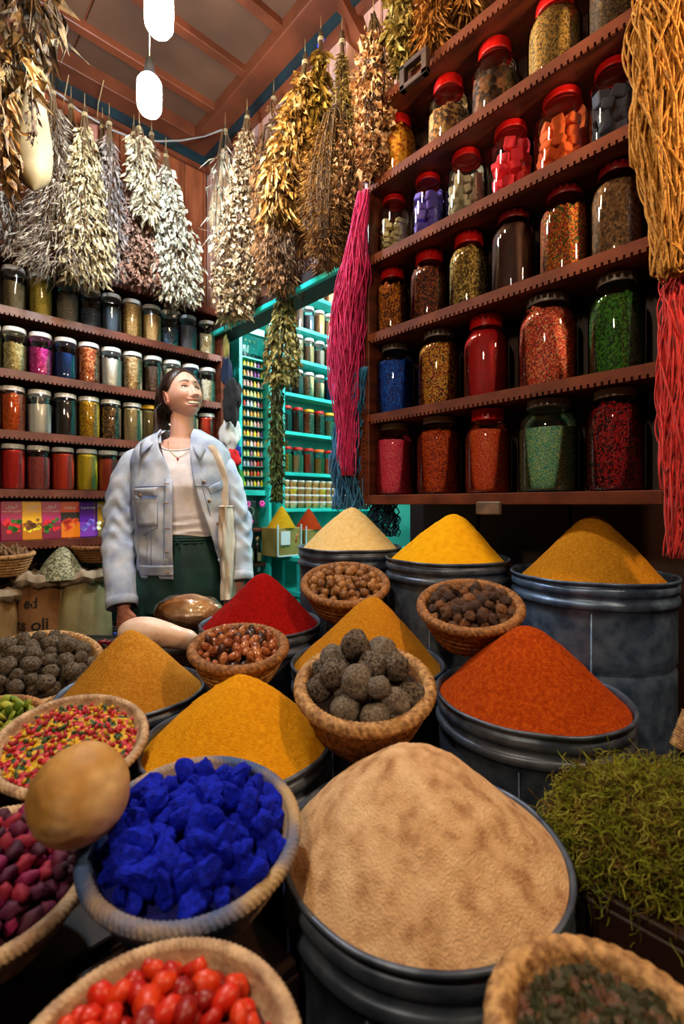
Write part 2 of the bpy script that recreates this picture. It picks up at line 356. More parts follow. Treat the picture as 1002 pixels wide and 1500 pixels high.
RJ = [
 # row, px, width, top row, lid, content, level, words
 (0, 583, 54, 155, lid_red, 'yellow_chips', .80, 'red-lidded jar of yellow petal chips, leftmost on the top row of the right shelf'),
 (0, 657, 62, 97, lid_red, 'brown_chips', .52, 'red-lidded jar half full of pale brown bark pieces on the top row'),
 (0, 725, 70, 42, lid_red, 'dark_shards', .55, 'red-lidded jar of dark bark shards, third on the top row of the right shelf'),
 (0, 813, 82, -24, lid_red, 'cumin', .78, 'large jar of cumin seeds cut by the top of the picture'),
 (0, 905, 90, -90, lid_red, 'dkseeds', .72, 'jar of dark seeds at the top right corner of the shelf'),
 (1, 577, 46, 272, lid_red, None, 0, 'jar of ivory cubes, leftmost on the second row of the right shelf'),
 (1, 627, 52, 243, lid_red, None, 0, 'jar of purple blocks on the second row of the right shelf'),
 (1, 683, 60, 207, lid_red, None, 0, 'jar of greyish white cubes on the second row of the right shelf'),
 (1, 748, 68, 166, lid_red, None, 0, 'jar of bright pink blocks on the second row of the right shelf'),
 (1, 823, 82, 120, lid_red, None, 0, 'jar of orange cubes on the second row of the right shelf'),
 (1, 897, 76, 58, lid_red, None, 0, 'jar of slate grey blocks beside the golden yarn'),
 (2, 575, 50, 378, lid_red, 'amber_leaf', .72, 'red-lidded jar of amber brown leaf, leftmost on the third row'),
 (2, 629, 57, 352, lid_red, 'dark_mix', .74, 'red-lidded jar of dark reddish brown mix, second on the third row'),
 (2, 687, 60, 327, lid_red, 'yel_herb', .78, 'red-lidded jar of pale yellow dried flowers on the third row'),
 (2, 752, 66, 300, lid_dark, 'brown_powder', .80, 'jar of smooth dark brown powder under a red lid'),
 (2, 827, 76, 272, lid_dark, 'multi', .72, 'jar of red, green and yellow seeds on the third row'),
 (2, 903, 78, 232, lid_dark, 'seeds', .78, 'jar of flat brown seeds, rightmost on the third row'),
 (3, 579, 56, 495, lid_grey, 'blue', .74, 'grey-lidded jar of bright blue pigment, leftmost on the fourth row'),
 (3, 643, 63, 472, lid_grey, 'gold_mix', .80, 'grey-lidded jar of golden petals mixed with dark red buds'),
 (3, 712, 68, 448, lid_red, 'red_powder', .80, 'red-lidded jar filled with crimson powder on the fourth row'),
 (3, 802, 88, 422, lid_grey, 'pink_mix', .82, 'wide grey-lidded jar of orange-pink speckled seeds on the fourth row'),
 (3, 903, 86, 388, lid_grey, 'green', .76, 'wide grey-lidded jar of green dried herb'),
 (4, 578, 58, 617, lid_grey, 'pink_powder', .74, 'grey-lidded jar of coarse pink salt, leftmost on the bottom row'),
 (4, 643, 66, 602, lid_grey, 'orange_flake', .80, 'grey-lidded jar of orange flakes, second on the bottom row'),
 (4, 715, 70, 590, lid_red, 'red_orange', .72, 'red-lidded jar of red-orange grains on the bottom row'),
 (4, 803, 90, 577, lid_grey, 'green_blue', .68, 'wide grey-lidded jar of green and blue grains on the bottom row'),
 (4, 901, 90, 564, lid_grey, 'berries', .82, 'wide grey-lidded jar of dark red berries, rightmost on the bottom row'),
]
cubecol = {577: ((236, 222, 170), 'ivory cube of scented soap inside its glass jar', .016, (.55, .8)), 627: ((116, 96, 200), 'purple block of scented soap inside its glass jar', .022, (.7, 1)),
           683: ((190, 178, 150), 'greyish white cube inside its glass jar', .017, (.7, 1)), 748: ((250, 50, 70), 'bright pink block inside its glass jar', .023, (.7, 1)),
           823: ((236, 104, 34), 'orange cube inside its glass jar', .02, (.8, 1)), 897: ((78, 84, 104), 'slate grey block inside its glass jar', .021, (.8, 1.1))}
cube_me = MB().bbox(-.5, .5, -.5, .5, -.5, .5, .09).mesh('cube', None, smooth=False)
for row, px, wd, yt, lid, cont, lev, words in RJ:
    c = onX(px, 0, SHX + .088); d = c.dot(FWD); t_ = (px - CX) / FPX
    r = wd * d / (2 * FPX) / math.sqrt(1 + t_ * t_)
    h = ZC + (HY - yt) / FPX * d - BZ[row]
    h = min(h, ([2.44] + BZ)[row] - BZ[row] - .024)
    c.z = BZ[row] + .001
    make_jar(words, c, r, h, 'thin' if (row == 1 or lid is lid_grey or lid is lid_dark) else 'big', lid, C[cont] if cont else None, lev, .28 if cont not in ('red_powder', 'brown_powder', 'pink_powder', 'green_blue', 'red_orange') else .05, seed=px, yaw=px)
    if cont is None:
        col, lab, sz, asp = cubecol[px]
        cm = mat('block %d' % px, s(*[int(q * .86) for q in col]), s(*col), 40, rough=.75, bump=.3, bscale=120)
        me = cube_me.copy(); me.materials.append(cm)
        sz *= 1.4; face_a = math.atan2(-c.y, -c.x)
        R = random.Random(px); zz = .012 + sz * .55; top = h * (.66 if px in (577,) else .72)
        first = None; ri = r * .94
        while zz < top:
            if ri * 2 < sz * 4.2: ring = [(ri - sz * .72, max(3, int(2 * math.pi * (ri - sz * .72) / (sz * 1.06))))]
            else: ring = [(ri - sz * .72, int(2 * math.pi * (ri - sz * .72) / (sz * 1.04)))] + ([(ri - sz * 1.9, max(2, int(2 * math.pi * (ri - sz * 1.9) / (sz * 1.2))))] if ri > sz * 2.2 else [])
            for rad, n in ring:
                a0 = R.uniform(0, 6)
                for k in range(n):
                    if zz > top - sz * 1.2 and R.random() < .2: continue
                    a = a0 + 2 * math.pi * k / n
                    if math.cos(a - face_a) < -.15: continue
                    o = link('soap_cube', me, None, c + Vector((rad * math.cos(a), rad * math.sin(a), zz + R.uniform(-.2, .2) * sz)),
                             (R.uniform(-.35, .35), R.uniform(-.35, .35), a + R.uniform(-.5, .5)), (sz * R.uniform(.85, 1.1), sz * R.uniform(.85, 1.1), sz * R.uniform(*asp)))
                    tag(o, lab, 'cube', lab.split(' inside')[0] + 's in a jar')
            zz += sz * .92

def notched(L, h, pitch, depth=.008, th=.006):          # strip along +x with a row of small notches along its lower edge
    m = MB(); m.box(0, L, 0, th, depth, h); n = int(L / pitch)
    for i in range(n):
        m.box(i * pitch, i * pitch + pitch * .62, 0, th, 0, depth)
    return m
# right shelf (front in plane X = SHX, running along Y)
ya, yb = .262, 1.083
sh = thing('jar_shelf', 'tall dark red wooden shelf holding the big spice jars on the right wall', 'shelf', (SHX, ya, 1.15))
def rb(x0, x1, y0, y1, z0, z1, name, m=wood_h): return MB().bbox(x0, x1, y0 - ya, y1 - ya, z0 - 1.15, z1 - 1.15, .002).build(name, m, sh, smooth=False)
for z in BZ + [2.44]: rb(.004, .185, ya, yb, z - .02, z, 'shelf_board')
rb(0, .188, yb, yb + .022, 1.15, 2.46, 'side_panel', wood)
rb(0, .188, ya - .022, ya, 1.15, 2.46, 'side_panel', wood)
rb(.178, .19, ya, yb, 1.16, 2.44, 'back_panel', wood_dk)
RY = Matrix.Rotation(math.pi / 2, 4, 'Z')
trim_m = mat('shelf trim', s(76, 32, 16), s(112, 54, 28), 10, rough=.75, bump=.3, spec=.2)
for i, z in enumerate(BZ[:4] + [2.44]):
    o = notched(yb - ya, .03, .0145).build('trim_strip', trim_m, sh, smooth=False); o.rotation_euler = (0, 0, math.pi / 2); o.location = (.0, 0, z - 1.15 - .028)
o = MB().bbox(-.006, .0, 0, yb - ya, -.002, .028, .002).build('bottom_rail', trim_m, sh, smooth=False); o.location = (0, 0, 0)
for yy in (ya + .004, yb - .004):                        # notched uprights
    m = notched(1.27, .03, .0145); o = m.build('upright_trim', trim_m, sh, smooth=False)
    o.matrix_local = Matrix.Translation((-.001, yy - ya + (-.022 if yy < .5 else .022), .02)) @ Matrix.Rotation(-math.pi / 2, 4, 'Y') @ Matrix.Rotation(math.pi / 2 if yy < .5 else -math.pi / 2, 4, 'X')
c = onX(716, 738, SHX - .012)
tag(MB().bbox(-.006, .006, -.035, .035, -.028, .006, .003).build('wooden_block', mat('worn block', s(84, 66, 54), s(120, 96, 80), 20), smooth=False, loc=c), 'small worn brown block hanging under the right shelf', 'block')
c = onX(607, 92, SHX - .03)
tag(MB().bbox(-.01, .01, -.05, .05, -.06, -.045, .002).bbox(-.01, .01, -.05, -.03, -.06, .0, .002).bbox(-.01, .01, .03, .05, -.06, .01, .002).bbox(-.01, .01, -.05, .05, .0, .014, .002).build('wooden_bracket', wood_dk, smooth=False, loc=c), 'wooden bracket at the top left corner of the right shelf', 'bracket')

# left shelf (front in plane Y = 2.35, running along X)
LY = 2.35; LZ = [2.195, 1.951, 1.697, 1.45, 1.21, .997]
ls = thing('jar_shelf', 'reddish wooden wall shelf with rows of small white-lidded jars behind the woman', 'shelf', (.2, LY, .97))
def lb(x0, x1, y0, y1, z0, z1, name, m=wood_h): return MB().bbox(x0 - .2, x1 - .2, y0 - LY, y1 - LY, z0 - .97, z1 - .97, .002).build(name, m, ls, smooth=False)
xr = onY(323, 0, LY).x; xl = -.05
for z in LZ: lb(xl, xr, LY, LY + .18, z - .018, z, 'shelf_board')
lb(xr, xr + .03, LY - .005, LY + .185, .97, 2.2, 'side_panel', wood); lb(xl - .03, xl, LY, LY + .185, .97, 2.2, 'side_panel', wood)
lb(xl, xr, LY + .17, LY + .185, .97, 2.2, 'back_panel', wood_dk)
for z in LZ:
    o = notched(xr - xl, .036, .017, .007).build('trim_strip', mat('left shelf trim', s(80, 34, 22), s(114, 56, 38), 10, rough=.45, bump=.2), ls, smooth=False); o.location = (xl - .2, -.006, z - .97 - .036)
o = notched(1.2, .03, .02).build('upright_trim', trim_m, ls, smooth=False)
o.matrix_local = Matrix.Translation((xr - .2 + .03, -.006, .0)) @ Matrix.Rotation(-math.pi / 2, 4, 'Y')
LC = {
 'lb1': grain('grey brown seed', [s(110, 96, 70), s(140, 124, 92), s(84, 72, 52)], 30, dist=0.0007, zs=3.8), 'lb2': grain('olive yellow herb', [s(150, 128, 30), s(186, 164, 60), s(110, 92, 20)], 26, dist=0.0007, zs=3.8),
 'lb3': grain('grey seed', [s(120, 110, 100), s(160, 148, 134), s(84, 76, 70)], 24, dist=0.0011, zs=3.8), 'lb4': grain('blue grey crystals', [s(40, 56, 80), s(70, 88, 110), s(24, 30, 48)], 12, dist=0.0018, zs=3.8),
 'lb5': N_('slate powder', s(50, 62, 78), s(74, 88, 104), 10, .2), 'lb6': grain('tan corn seed', [s(180, 140, 80), s(210, 172, 110), s(130, 96, 50)], 16, dist=0.0018, zs=3.8),
 'lb7': grain('sand seed', [s(190, 150, 96), s(214, 176, 120), s(150, 116, 70)], 30, dist=0.0007, zs=3.8), 'lb8': grain('navy shards', [s(26, 40, 66), s(60, 80, 110), s(90, 104, 120)], 9, dist=0.0021, zs=3.8),
 'lb9': grain('grey lavender', [s(92, 92, 112), s(130, 128, 146), s(60, 60, 80)], 30, dist=0.0007, zs=3.8), 'wh': grain('white lumps', [s(226, 214, 190), s(196, 182, 156), s(240, 232, 214)], 7, dist=0.0042, zs=3.8, bump=1),
 'crm': grain('cream stones', [s(200, 184, 130), s(220, 206, 160), s(176, 158, 104)], 6, dist=0.0049, zs=3.8, bump=1), 'pk': grain('magenta lumps', [s(214, 50, 160), s(236, 84, 184), s(190, 36, 140)], 6, dist=0.0042, zs=3.8, bump=1),
 'blu': N_('dark blue powder', s(6, 44, 110), s(10, 70, 150), 14, 1), 'or': grain('orange resin lumps', [s(200, 96, 50), s(226, 140, 90), s(170, 70, 34), s(236, 180, 130)], 7, dist=0.0035, zs=3.8, bump=1),
 'wc': N_('white crystal', s(214, 214, 220), s(240, 240, 244), 6, .6), 'bn': grain('brown bark bits', [s(84, 60, 50), s(120, 90, 74), s(60, 42, 36)], 16, dist=0.0018, zs=3.8),
 'tan': grain('pale tan roots', [s(210, 176, 130), s(180, 142, 98), s(230, 204, 164)], 7, dist=0.0035, zs=3.8, bump=1), 'oc': grain('orange petals', [s(226, 90, 10), s(240, 124, 24), s(190, 62, 6)], 14, dist=0.0021, zs=3.8, bump=1),
 'wp': N_('white powder', s(226, 224, 222), s(240, 238, 236), 6, .1), 'blk': grain('black seeds', [s(20, 20, 22), s(36, 34, 36), s(56, 50, 48)], 30, dist=0.0007, zs=3.8),
 'yl': grain('yellow flowers', [s(210, 160, 10), s(236, 190, 30), s(150, 110, 10)], 12, dist=0.0021, zs=3.8, bump=1), 'st': grain('brown sticks', [s(120, 84, 50), s(170, 130, 84), s(70, 46, 30)], 8, dist=0.0035, zs=3.8, bump=1),
 'pc': grain('pale chickpeas', [s(206, 184, 140), s(184, 160, 116), s(226, 208, 168)], 22, dist=0.0014, zs=3.8), 'ol': N_('olive powder', s(120, 104, 60), s(140, 122, 74), 10, .2),
 'rd': N_('vivid red powder', s(196, 14, 8), s(214, 24, 10), 8, .15), 'rose': grain('rose petals', [s(176, 70, 74), s(200, 100, 100), s(150, 50, 56)], 26, dist=0.0007, zs=3.8), 'ro': N_('red orange powder', s(206, 50, 14), s(222, 64, 20), 8, .15),
 'yp': N_('yellow powder', s(206, 180, 14), s(220, 196, 30), 8, .15), 'rg': grain('red orange grain', [s(200, 70, 30), s(180, 50, 20), s(216, 96, 50)], 30, dist=0.0007, zs=3.8), 'rf': grain('red flakes', [s(226, 60, 16), s(240, 84, 30), s(196, 40, 10)], 14, dist=0.0018, zs=3.8, bump=1),
}
LJ = [  # row, px, content, level, lid, words
 (0, 20, 'lb1', .62, 0, 'grey-brown seeds'), (0, 59, 'lb2', .84, 0, 'olive yellow herb'), (0, 98, 'lb3', .7, 0, 'grey seeds'), (0, 132, 'lb4', .45, 0, 'blue-grey crystals'), (0, 163, 'lb5', .62, 0, 'slate grey powder'),
 (0, 193, 'lb6', .86, 0, 'tan kernels'), (0, 222, 'lb7', .72, 0, 'sand-coloured seeds'), (0, 248, 'lb8', .5, 0, 'navy shards'), (0, 275, 'lb9', .7, 0, 'greyish lavender'), (0, 303, 'wh', .6, 0, 'white lumps'),
 (1, 21, 'crm', .62, 0, 'cream stones'), (1, 59, 'pk', .62, 0, 'magenta lumps'), (1, 96, 'blu', .62, 0, 'dark blue pigment'), (1, 130, 'or', .84, 0, 'orange resin lumps'), (1, 163, 'wc', .7, 0, 'white crystal'),
 (1, 194, 'tan', .84, 0, 'pale tan roots'), (1, 224, 'bn', .7, 0, 'brown bark bits'), (1, 252, 'wh', .7, 0, 'white shells'), (1, 279, 'blu', .6, 0, 'blue powder'), (1, 304, 'wh', .62, 0, 'white roots'),
 (2, 19, 'oc', .8, 0, 'orange petals'), (2, 58, 'wp', .66, 0, 'white powder'), (2, 96, 'blk', .8, 0, 'black seeds'), (2, 130, 'yl', .86, 0, 'yellow flowers'), (2, 162, 'st', .8, 0, 'brown sticks'),
 (2, 194, 'pc', .82, 0, 'pale chickpeas'), (2, 220, 'ol', .82, 1, 'olive powder'), (2, 250, 'blk', .8, 0, 'black grain'), (2, 277, 'pc', .8, 0, 'pale grain'), (2, 303, 'rf', .86, 0, 'red flakes'),
 (3, 19, 'rd', .84, 0, 'vivid red powder'), (3, 56, 'rose', .74, 0, 'dusty rose petals'), (3, 92, 'ro', .84, 0, 'red-orange powder'), (3, 127, 'yp', .84, 0, 'yellow powder'), (3, 158, 'rg', .78, 0, 'rust red grain'), (3, 188, 'ro', .8, 0, 'orange powder'),
]
rowword = ['top', 'second', 'third', 'fourth']; sidew = lambda px: 'near the corner' if px > 240 else ('on the left edge' if px < 30 else ('left of the woman' if px < 150 else 'above the woman\'s shoulder'))
for row, px, cont, lev, ld, words in LJ:
    c = onY(px, 0, LY + .07); d = c.dot(FWD); t_ = (px - CX) / FPX
    wd = 37.5 - (px - 20) / 285 * 10.5
    r = min(wd * d / (2 * FPX) / math.sqrt(1 + t_ * t_) * 1.03, .0475)
    z0 = LZ[row + 1]; h = .188; c.z = z0 + .001
    make_jar('small jar of %s, %s row, %s' % (words, rowword[row], sidew(px)) , c, r, h, 'small', lid_yellow if ld else lid_white, LC[cont], lev, .25 if cont in ('crm', 'pk', 'or', 'wh', 'tan', 'wc', 'oc') else .08, seed=px + row * 31, yaw=px)
# jars further left, partly outside
for row, cont, w_ in ((1, 'ol', 'olive powder'), (2, 'st', 'dark sticks')):
    make_jar('small jar of %s cut by the left edge, %s row' % (w_, rowword[row]), Vector((.30 - .005, LY + .07, LZ[row + 1] + .001)), .045, .188, 'small', lid_white, LC[cont], .7, .1, seed=row)

# text helper
def text_mesh(body, size, m, parent, M, extrude=.0006, name='lettering'):
    cu = bpy.data.curves.new('lettering', 'FONT'); cu.body = body; cu.size = size; cu.extrude = extrude; cu.align_x = 'CENTER'; cu.align_y = 'CENTER'
    cu.resolution_u = 2
    o = bpy.data.objects.new('tmp', cu); SC.collection.objects.link(o)
    dg = bpy.context.evaluated_depsgraph_get(); me = bpy.data.meshes.new_from_object(o.evaluated_get(dg)); bpy.data.objects.remove(o)
    me.materials.clear(); me.materials.append(m); me.name = name
    r = link(name, me, parent); r.matrix_local = M; return r
# packets along the left shelf's lowest board
white_t = flat('white print', s(240, 236, 230))
FR = Matrix.Rotation(math.pi / 2, 4, 'X')
PK = [(18, (176, 20, 96), (120, 10, 50), 'ﻯﻭﺭﺍ', 'magenta packet with red roses, leftmost on the packet shelf', 'rose'),
      (48, (236, 176, 14), (200, 120, 10), 'ﻯﻭﺭﺍ', 'yellow packet with a brown print on the packet shelf', 'bug'),
      (76, (180, 20, 110), (120, 10, 60), 'ﻯﻭﺭﺍ', 'magenta packet with red roses between the yellow and the orange packet', 'rose'),
      (104, (210, 60, 14), (226, 120, 10), 'Ambar', 'orange and black packet printed Ambar', 'amber'),
      (131, (90, 30, 150), (130, 60, 180), 'Lavender', 'purple packet printed Lavender', 'lav'),
      (152, (176, 130, 20), (120, 96, 20), 'Musk', 'golden packet with a white flower beside the woman\'s sleeve', 'musk')]
Rk = random.Random(3)
for px, col, col2, txt, lab, art in PK:
    c = onY(px, 0, LY + .03); c.z = LZ[5] + .001
    t = thing('spice_packet', lab, 'packet', c, (math.radians(-6), 0, 0))
    wd, ht = .078, .165
    MB().bbox(-wd / 2, wd / 2, -.0, .035, 0, ht, .002).build('box', mat('pk' + str(px), s(*col), rough=.35), t, smooth=False)
    MB().box(-wd / 2 + .002, wd / 2 - .002, -.001, 0, .004, .07).build('printed_band', mat('pkb' + str(px), s(*col2), rough=.35), t, smooth=False)
    if art == 'amber': MB().box(-wd / 2 + .001, wd / 2 - .001, -.0012, 0, .07, .115).build('printed_band', flat('pk black', s(30, 20, 18)), t, smooth=False)
    cols = {'rose': [(200, 10, 30), (226, 30, 50), (40, 110, 30)], 'bug': [(130, 80, 20), (240, 220, 40), (110, 60, 16)], 'amber': [(226, 80, 14), (190, 40, 8)], 'lav': [(150, 130, 230), (110, 90, 210)], 'musk': [(226, 240, 170), (250, 250, 230)]}[art]
    for q, cc in enumerate(cols):
        m = MB()
        for k in range(7 if art != 'musk' else 5):
            a = k * 1.26 + q; x_, z_ = (.024 * math.cos(a), .05 + .02 * math.sin(a)) if art == 'musk' else (Rk.uniform(-.028, .028), Rk.uniform(.035, .085))
            n = 10; rr = Rk.uniform(.006, .011)
            m.add([(x_, -.0022 - q * .0003, z_)] + [(x_ + rr * (1 + .2 * math.cos(5 * b * .628)) * math.cos(b * .628), -.0022 - q * .0003, z_ + rr * math.sin(b * .628)) for b in range(n)], [(0, 1 + b, 1 + (b + 1) % n) for b in range(n)])
        m.build('printed_flower', flat('pkf%s%d' % (art, q), s(*cc)), t, smooth=False)
    text_mesh(txt, .022 if len(txt) < 5 else .017, white_t, t, Matrix.Translation((0, -.0015, .142 if len(txt) < 5 else .135)) @ FR)
    if art in ('rose', 'bug'): text_mesh('ﺀﺎﺤﻴﺼﻟﺍ ﺩﻭﺭﻮﻟﺍ ﺓ' if art == 'rose' else 'ﻲﺑﺮﻌﻟﺍ ﺪﻧﻮﻟﺍ', .011, white_t, t, Matrix.Translation((0, -.0015, .122)) @ FR)

# ------------------------------------------------------------------ dried herbs hanging in bunches
def bunch(label, top, L, wd, ll, lw, n, cols, seed, lean=(0, 0), stemc=(90, 66, 40), fluff=.25, prof='drop', curl=.3, cat='dried herbs', group=None, depth=.75, noisy=40, name='herb_bunch', splay=.45):
    """a bunch hung from its stems: tied at the top, opening downwards"""
    R = random.Random(seed); t = thing(name, label, cat, top, group=group)
    lean = RGT * lean[0] + FWD * lean[1]
    def rad(u):
        if prof == 'drop': return wd * (.12 + .88 * min(1, (u / .62)) ** 1.1) * (1 if u < .8 else 1 - (u - .8) * 1.6)
        if prof == 'fan': return wd * (.08 + .92 * u)
        return wd * (.45 + .55 * math.sin(math.pi * min(1, u * .95 + .05)))
    def axis(u): return Vector(lean) * u + Vector((0, 0, -L * u))
    st = MB()
    for k in range(max(8, n // 40)):
        a = R.uniform(0, 6.28); q = R.uniform(.15, .8); pts = []
        for j in range(6):
            u = j / 5 * .9; rr = rad(u) * q
            pts.append(axis(u) + Vector((rr * math.cos(a), depth * rr * math.sin(a), 0)))
        pts.insert(0, Vector((R.uniform(-.008, .008), R.uniform(-.008, .008), R.uniform(.02, .05))))
        st.tube(pts, [.0022] * 3 + [.0015] * 4, 4)
    st.build('stems', mat('stem %d %d %d' % stemc, s(*stemc), rough=.8), t)
    lm = MB()
    for k in range(n):
        u = R.random() ** .8 * .93 + .05; a = R.uniform(0, 6.28); q = math.sqrt(R.random()) * (1 - fluff) + fluff * R.random()
        rr = rad(u) * q; p = axis(u) + Vector((rr * math.cos(a), depth * rr * math.sin(a), 0))
        d = Vector((math.cos(a) * splay * q + R.uniform(-.35, .35), math.sin(a) * splay * q + R.uniform(-.35, .35), -1 + R.uniform(-.2, .6))).normalized()
        l = ll * R.uniform(.5, 1.25); w_ = lw * R.uniform(.6, 1.3)
        sd = d.cross(Vector((R.uniform(-1, 1), R.uniform(-1, 1), R.uniform(-.4, .4)))).normalized(); nr = d.cross(sd)
        cv = nr * l * curl * R.uniform(-1, 1)
        mid = p + d * l * .45 + cv * .5; tip = p + d * l + cv * -.4
        lm.add([p, mid + sd * w_ + nr * w_ * .4, mid, mid - sd * w_ + nr * w_ * .4, tip], [(0, 2, 1), (0, 3, 2), (1, 2, 4), (2, 3, 4)])
    c = cols
    m = mat('leaf ' + '_'.join(str(v) for v in c[0] + c[1]), s(*c[0]), s(*c[1]), noisy, rough=.7, detail=2, mid=(.42, .58), c3=s(*c[2]) if len(c) > 2 else None, spec=.25)
    tag(lm.build('dry_leaves', m, t, smooth=False), kind='stuff')
    tie = MB().tube([(.011 * math.cos(i * .7), .011 * math.sin(i * .7), .0 + i * .0006) for i in range(28)], .0016, 5)
    tie.tube([(0, 0, .0), (0, 0, .1)], .0014, 5)
    tie.build('string', flat('string', s(170, 150, 110)), t)
    return t
def px_bunch(label, x, y, x2, y2, wpx, plane, dist, ll, lw, n, cols, seed, **k):
    top = (onX if plane == 'X' else onY)(x, y, dist); bot = W(x2, y2, top.dot(FWD)); d = top.dot(FWD)
    return bunch(label, top, top.z - bot.z, wpx * 1.12 * d / FPX / 2, ll, lw, n, cols, seed, lean=((x2 - x) * d / FPX, 0), **k)
white_l = ((130, 114, 86), (204, 190, 158), (172, 156, 124)); cream_l = ((118, 100, 68), (192, 176, 138)); grey_l = ((96, 82, 72), (164, 148, 130)); brown_l = ((110, 78, 64), (168, 128, 108))
gold_l = ((104, 74, 34), (196, 154, 88), (148, 110, 54)); fine_l = ((90, 60, 26), (140, 100, 46)); dkbr = ((84, 50, 24), (134, 86, 44)); tan_l = ((120, 82, 50), (196, 156, 112))
ghost = ((140, 136, 118), (208, 204, 186)); olive = ((90, 84, 34), (150, 136, 66)); green_l = ((70, 92, 34), (124, 140, 60)); dark_l = ((60, 40, 20), (120, 84, 44))
Yh = 2.22
px_bunch('dull brown twiggy bunch behind the cream one', 104, 160, 108, 402, 70, 'Y', 2.32, .06, .004, 1100, ((70, 56, 46), (126, 106, 88)), 41, prof='fan')
px_bunch('dull grey bunch deep behind the purple stems', 150, 190, 152, 402, 70, 'Y', 2.34, .05, .006, 900, ((90, 80, 70), (140, 126, 108)), 42, prof='fan')
px_bunch('faded brown bunch behind the short cream one', 222, 200, 226, 410, 62, 'Y', 2.34, .05, .006, 700, ((96, 72, 58), (150, 120, 100)), 43, prof='fan')
px_bunch('dark russet bunch between the white flowers and the golden leaves', 396, 190, 392, 400, 52, 'X', 1.22, .04, .005, 900, ((70, 44, 24), (128, 86, 48)), 44, prof='col')
px_bunch('tangled russet bunch below the feathery olive one', 508, 200, 512, 352, 70, 'X', 1.2, .035, .003, 1500, ((84, 50, 20), (140, 92, 40)), 45, prof='col', splay=1)
px_bunch('deep brown twiggy bunch over the middle of the doorway header', 455, 230, 452, 372, 60, 'X', 1.22, .04, .004, 1000, ((66, 42, 22), (118, 80, 44)), 46, prof='col')
px_bunch('thin grey-brown dried bunch behind the bottle gourd at the left edge', 14, 250, 16, 372, 62, 'Y', 2.3, .05, .004, 500, grey_l, 1, prof='fan')
px_bunch('spiky grey-brown grass bunch with long thin stems, right of the bottle gourd', 77, 140, 88, 400, 92, 'Y', Yh, .09, .0022, 1600, grey_l, 2, prof='fan', curl=.5, splay=.9)
px_bunch('cream dried leaf bunch with a long pointed tip, second from the gourd', 124, 172, 126, 412, 72, 'Y', Yh - .04, .05, .0075, 1300, cream_l, 3)
px_bunch('slim grey-purple bunch of wiry stems between the cream and the brown bunch', 160, 185, 164, 405, 46, 'Y', Yh, .05, .004, 900, ((104, 92, 90), (160, 144, 134)), 4)
px_bunch('pinkish brown dried flower bunch hanging below the cool bulb', 196, 200, 208, 420, 66, 'Y', Yh, .026, .009, 1500, brown_l, 5, prof='fan', curl=.6)
px_bunch('short pale cream leaf bunch in front of the brown one', 204, 192, 214, 318, 40, 'Y', Yh - .1, .05, .008, 420, white_l, 6, prof='col')
px_bunch('chalk white dried leaf bunch nearest the corner of the left wall', 243, 232, 262, 440, 78, 'Y', Yh, .042, .009, 1500, ghost, 7)
px_bunch('small pale seed pods dangling over the top left shelf', 250, 420, 252, 462, 26, 'Y', 2.28, .03, .008, 26, ghost, 8, prof='col')
# herbs along the right wall
px_bunch('large chalky white flower bunch at the corner of the pink wall', 362, 176, 342, 468, 74, 'X', 1.2, .028, .011, 2300, ((120, 94, 66), (212, 196, 164), (174, 150, 118)), 10, curl=.6)
px_bunch('small pale green bunch dangling at the bottom of the white flowers', 334, 425, 333, 470, 24, 'X', 1.16, .05, .007, 120, ((130, 130, 84), (190, 186, 140)), 11, prof='col')
px_bunch('bunch of pale curved stems arching over the white flowers', 330, 195, 318, 350, 30, 'X', 1.2, .1, .004, 120, ghost, 12, prof='col', curl=.8)
px_bunch('golden brown leaf bunch, the longer of the two in the middle of the pink wall', 447, 96, 410, 318, 66, 'X', 1.14, .07, .0095, 1100, gold_l, 13)
px_bunch('olive gold leaf bunch hanging highest on the pink wall', 470, 62, 462, 235, 46, 'X', 1.2, .06, .008, 800, ((96, 76, 26), (168, 134, 56)), 14)
px_bunch('fine feathery olive bunch beside the ceiling brace', 501, 66, 506, 290, 62, 'X', 1.2, .03, .002, 3200, ((98, 78, 34), (150, 122, 56)), 15, prof='fan', splay=1)
px_bunch('dark brown wiry bunch drooping below the golden leaves', 492, 175, 480, 392, 96, 'X', 1.14, .035, .002, 3600, fine_l, 16, prof='col', splay=1)
px_bunch('dark tan curled bunch hanging over the doorway header', 410, 250, 415, 428, 66, 'X', 1.22, .05, .005, 1300, ((84, 58, 38), (150, 108, 72)), 17, curl=.6)
px_bunch('white and brown papery bunch left of the right shelf top', 547, 40, 546, 262, 62, 'X', 1.13, .03, .0095, 1100, ((126, 80, 44), (214, 180, 138), (160, 112, 70)), 18, prof='col', curl=.6)
px_bunch('small loose brown and white bunch beside the magenta yarn', 520, 190, 508, 300, 60, 'X', 1.16, .03, .008, 360, ((110, 66, 34), (196, 160, 120)), 19, prof='col')
px_bunch('greenish tan leaf bunch resting above the shelf corner', 592, -50, 590, 98, 54, 'X', 1.17, .045, .009, 650, ((112, 96, 44), (186, 164, 96)), 20, prof='col')
px_bunch('amber brown straw bunch above the right shelf', 650, -60, 634, 58, 60, 'X', 1.2, .07, .004, 1000, ((110, 66, 22), (176, 118, 50)), 21, prof='col')
px_bunch('brown dried bunch behind the topmost shelf board', 690, -120, 684, 8, 60, 'X', 1.22, .07, .005, 700, ((110, 70, 30), (176, 124, 60)), 22, prof='col')
px_bunch('little dry brown sprig on the pink wall', 401, 148, 406, 182, 22, 'X', 1.25, .02, .003, 160, ((90, 60, 30), (140, 100, 60)), 23, prof='col')
px_bunch('thin pale straw bunch high in the corner above the white flowers', 366, 200, 378, 262, 52, 'X', 1.22, .04, .003, 420, tan_l, 24, prof='col')
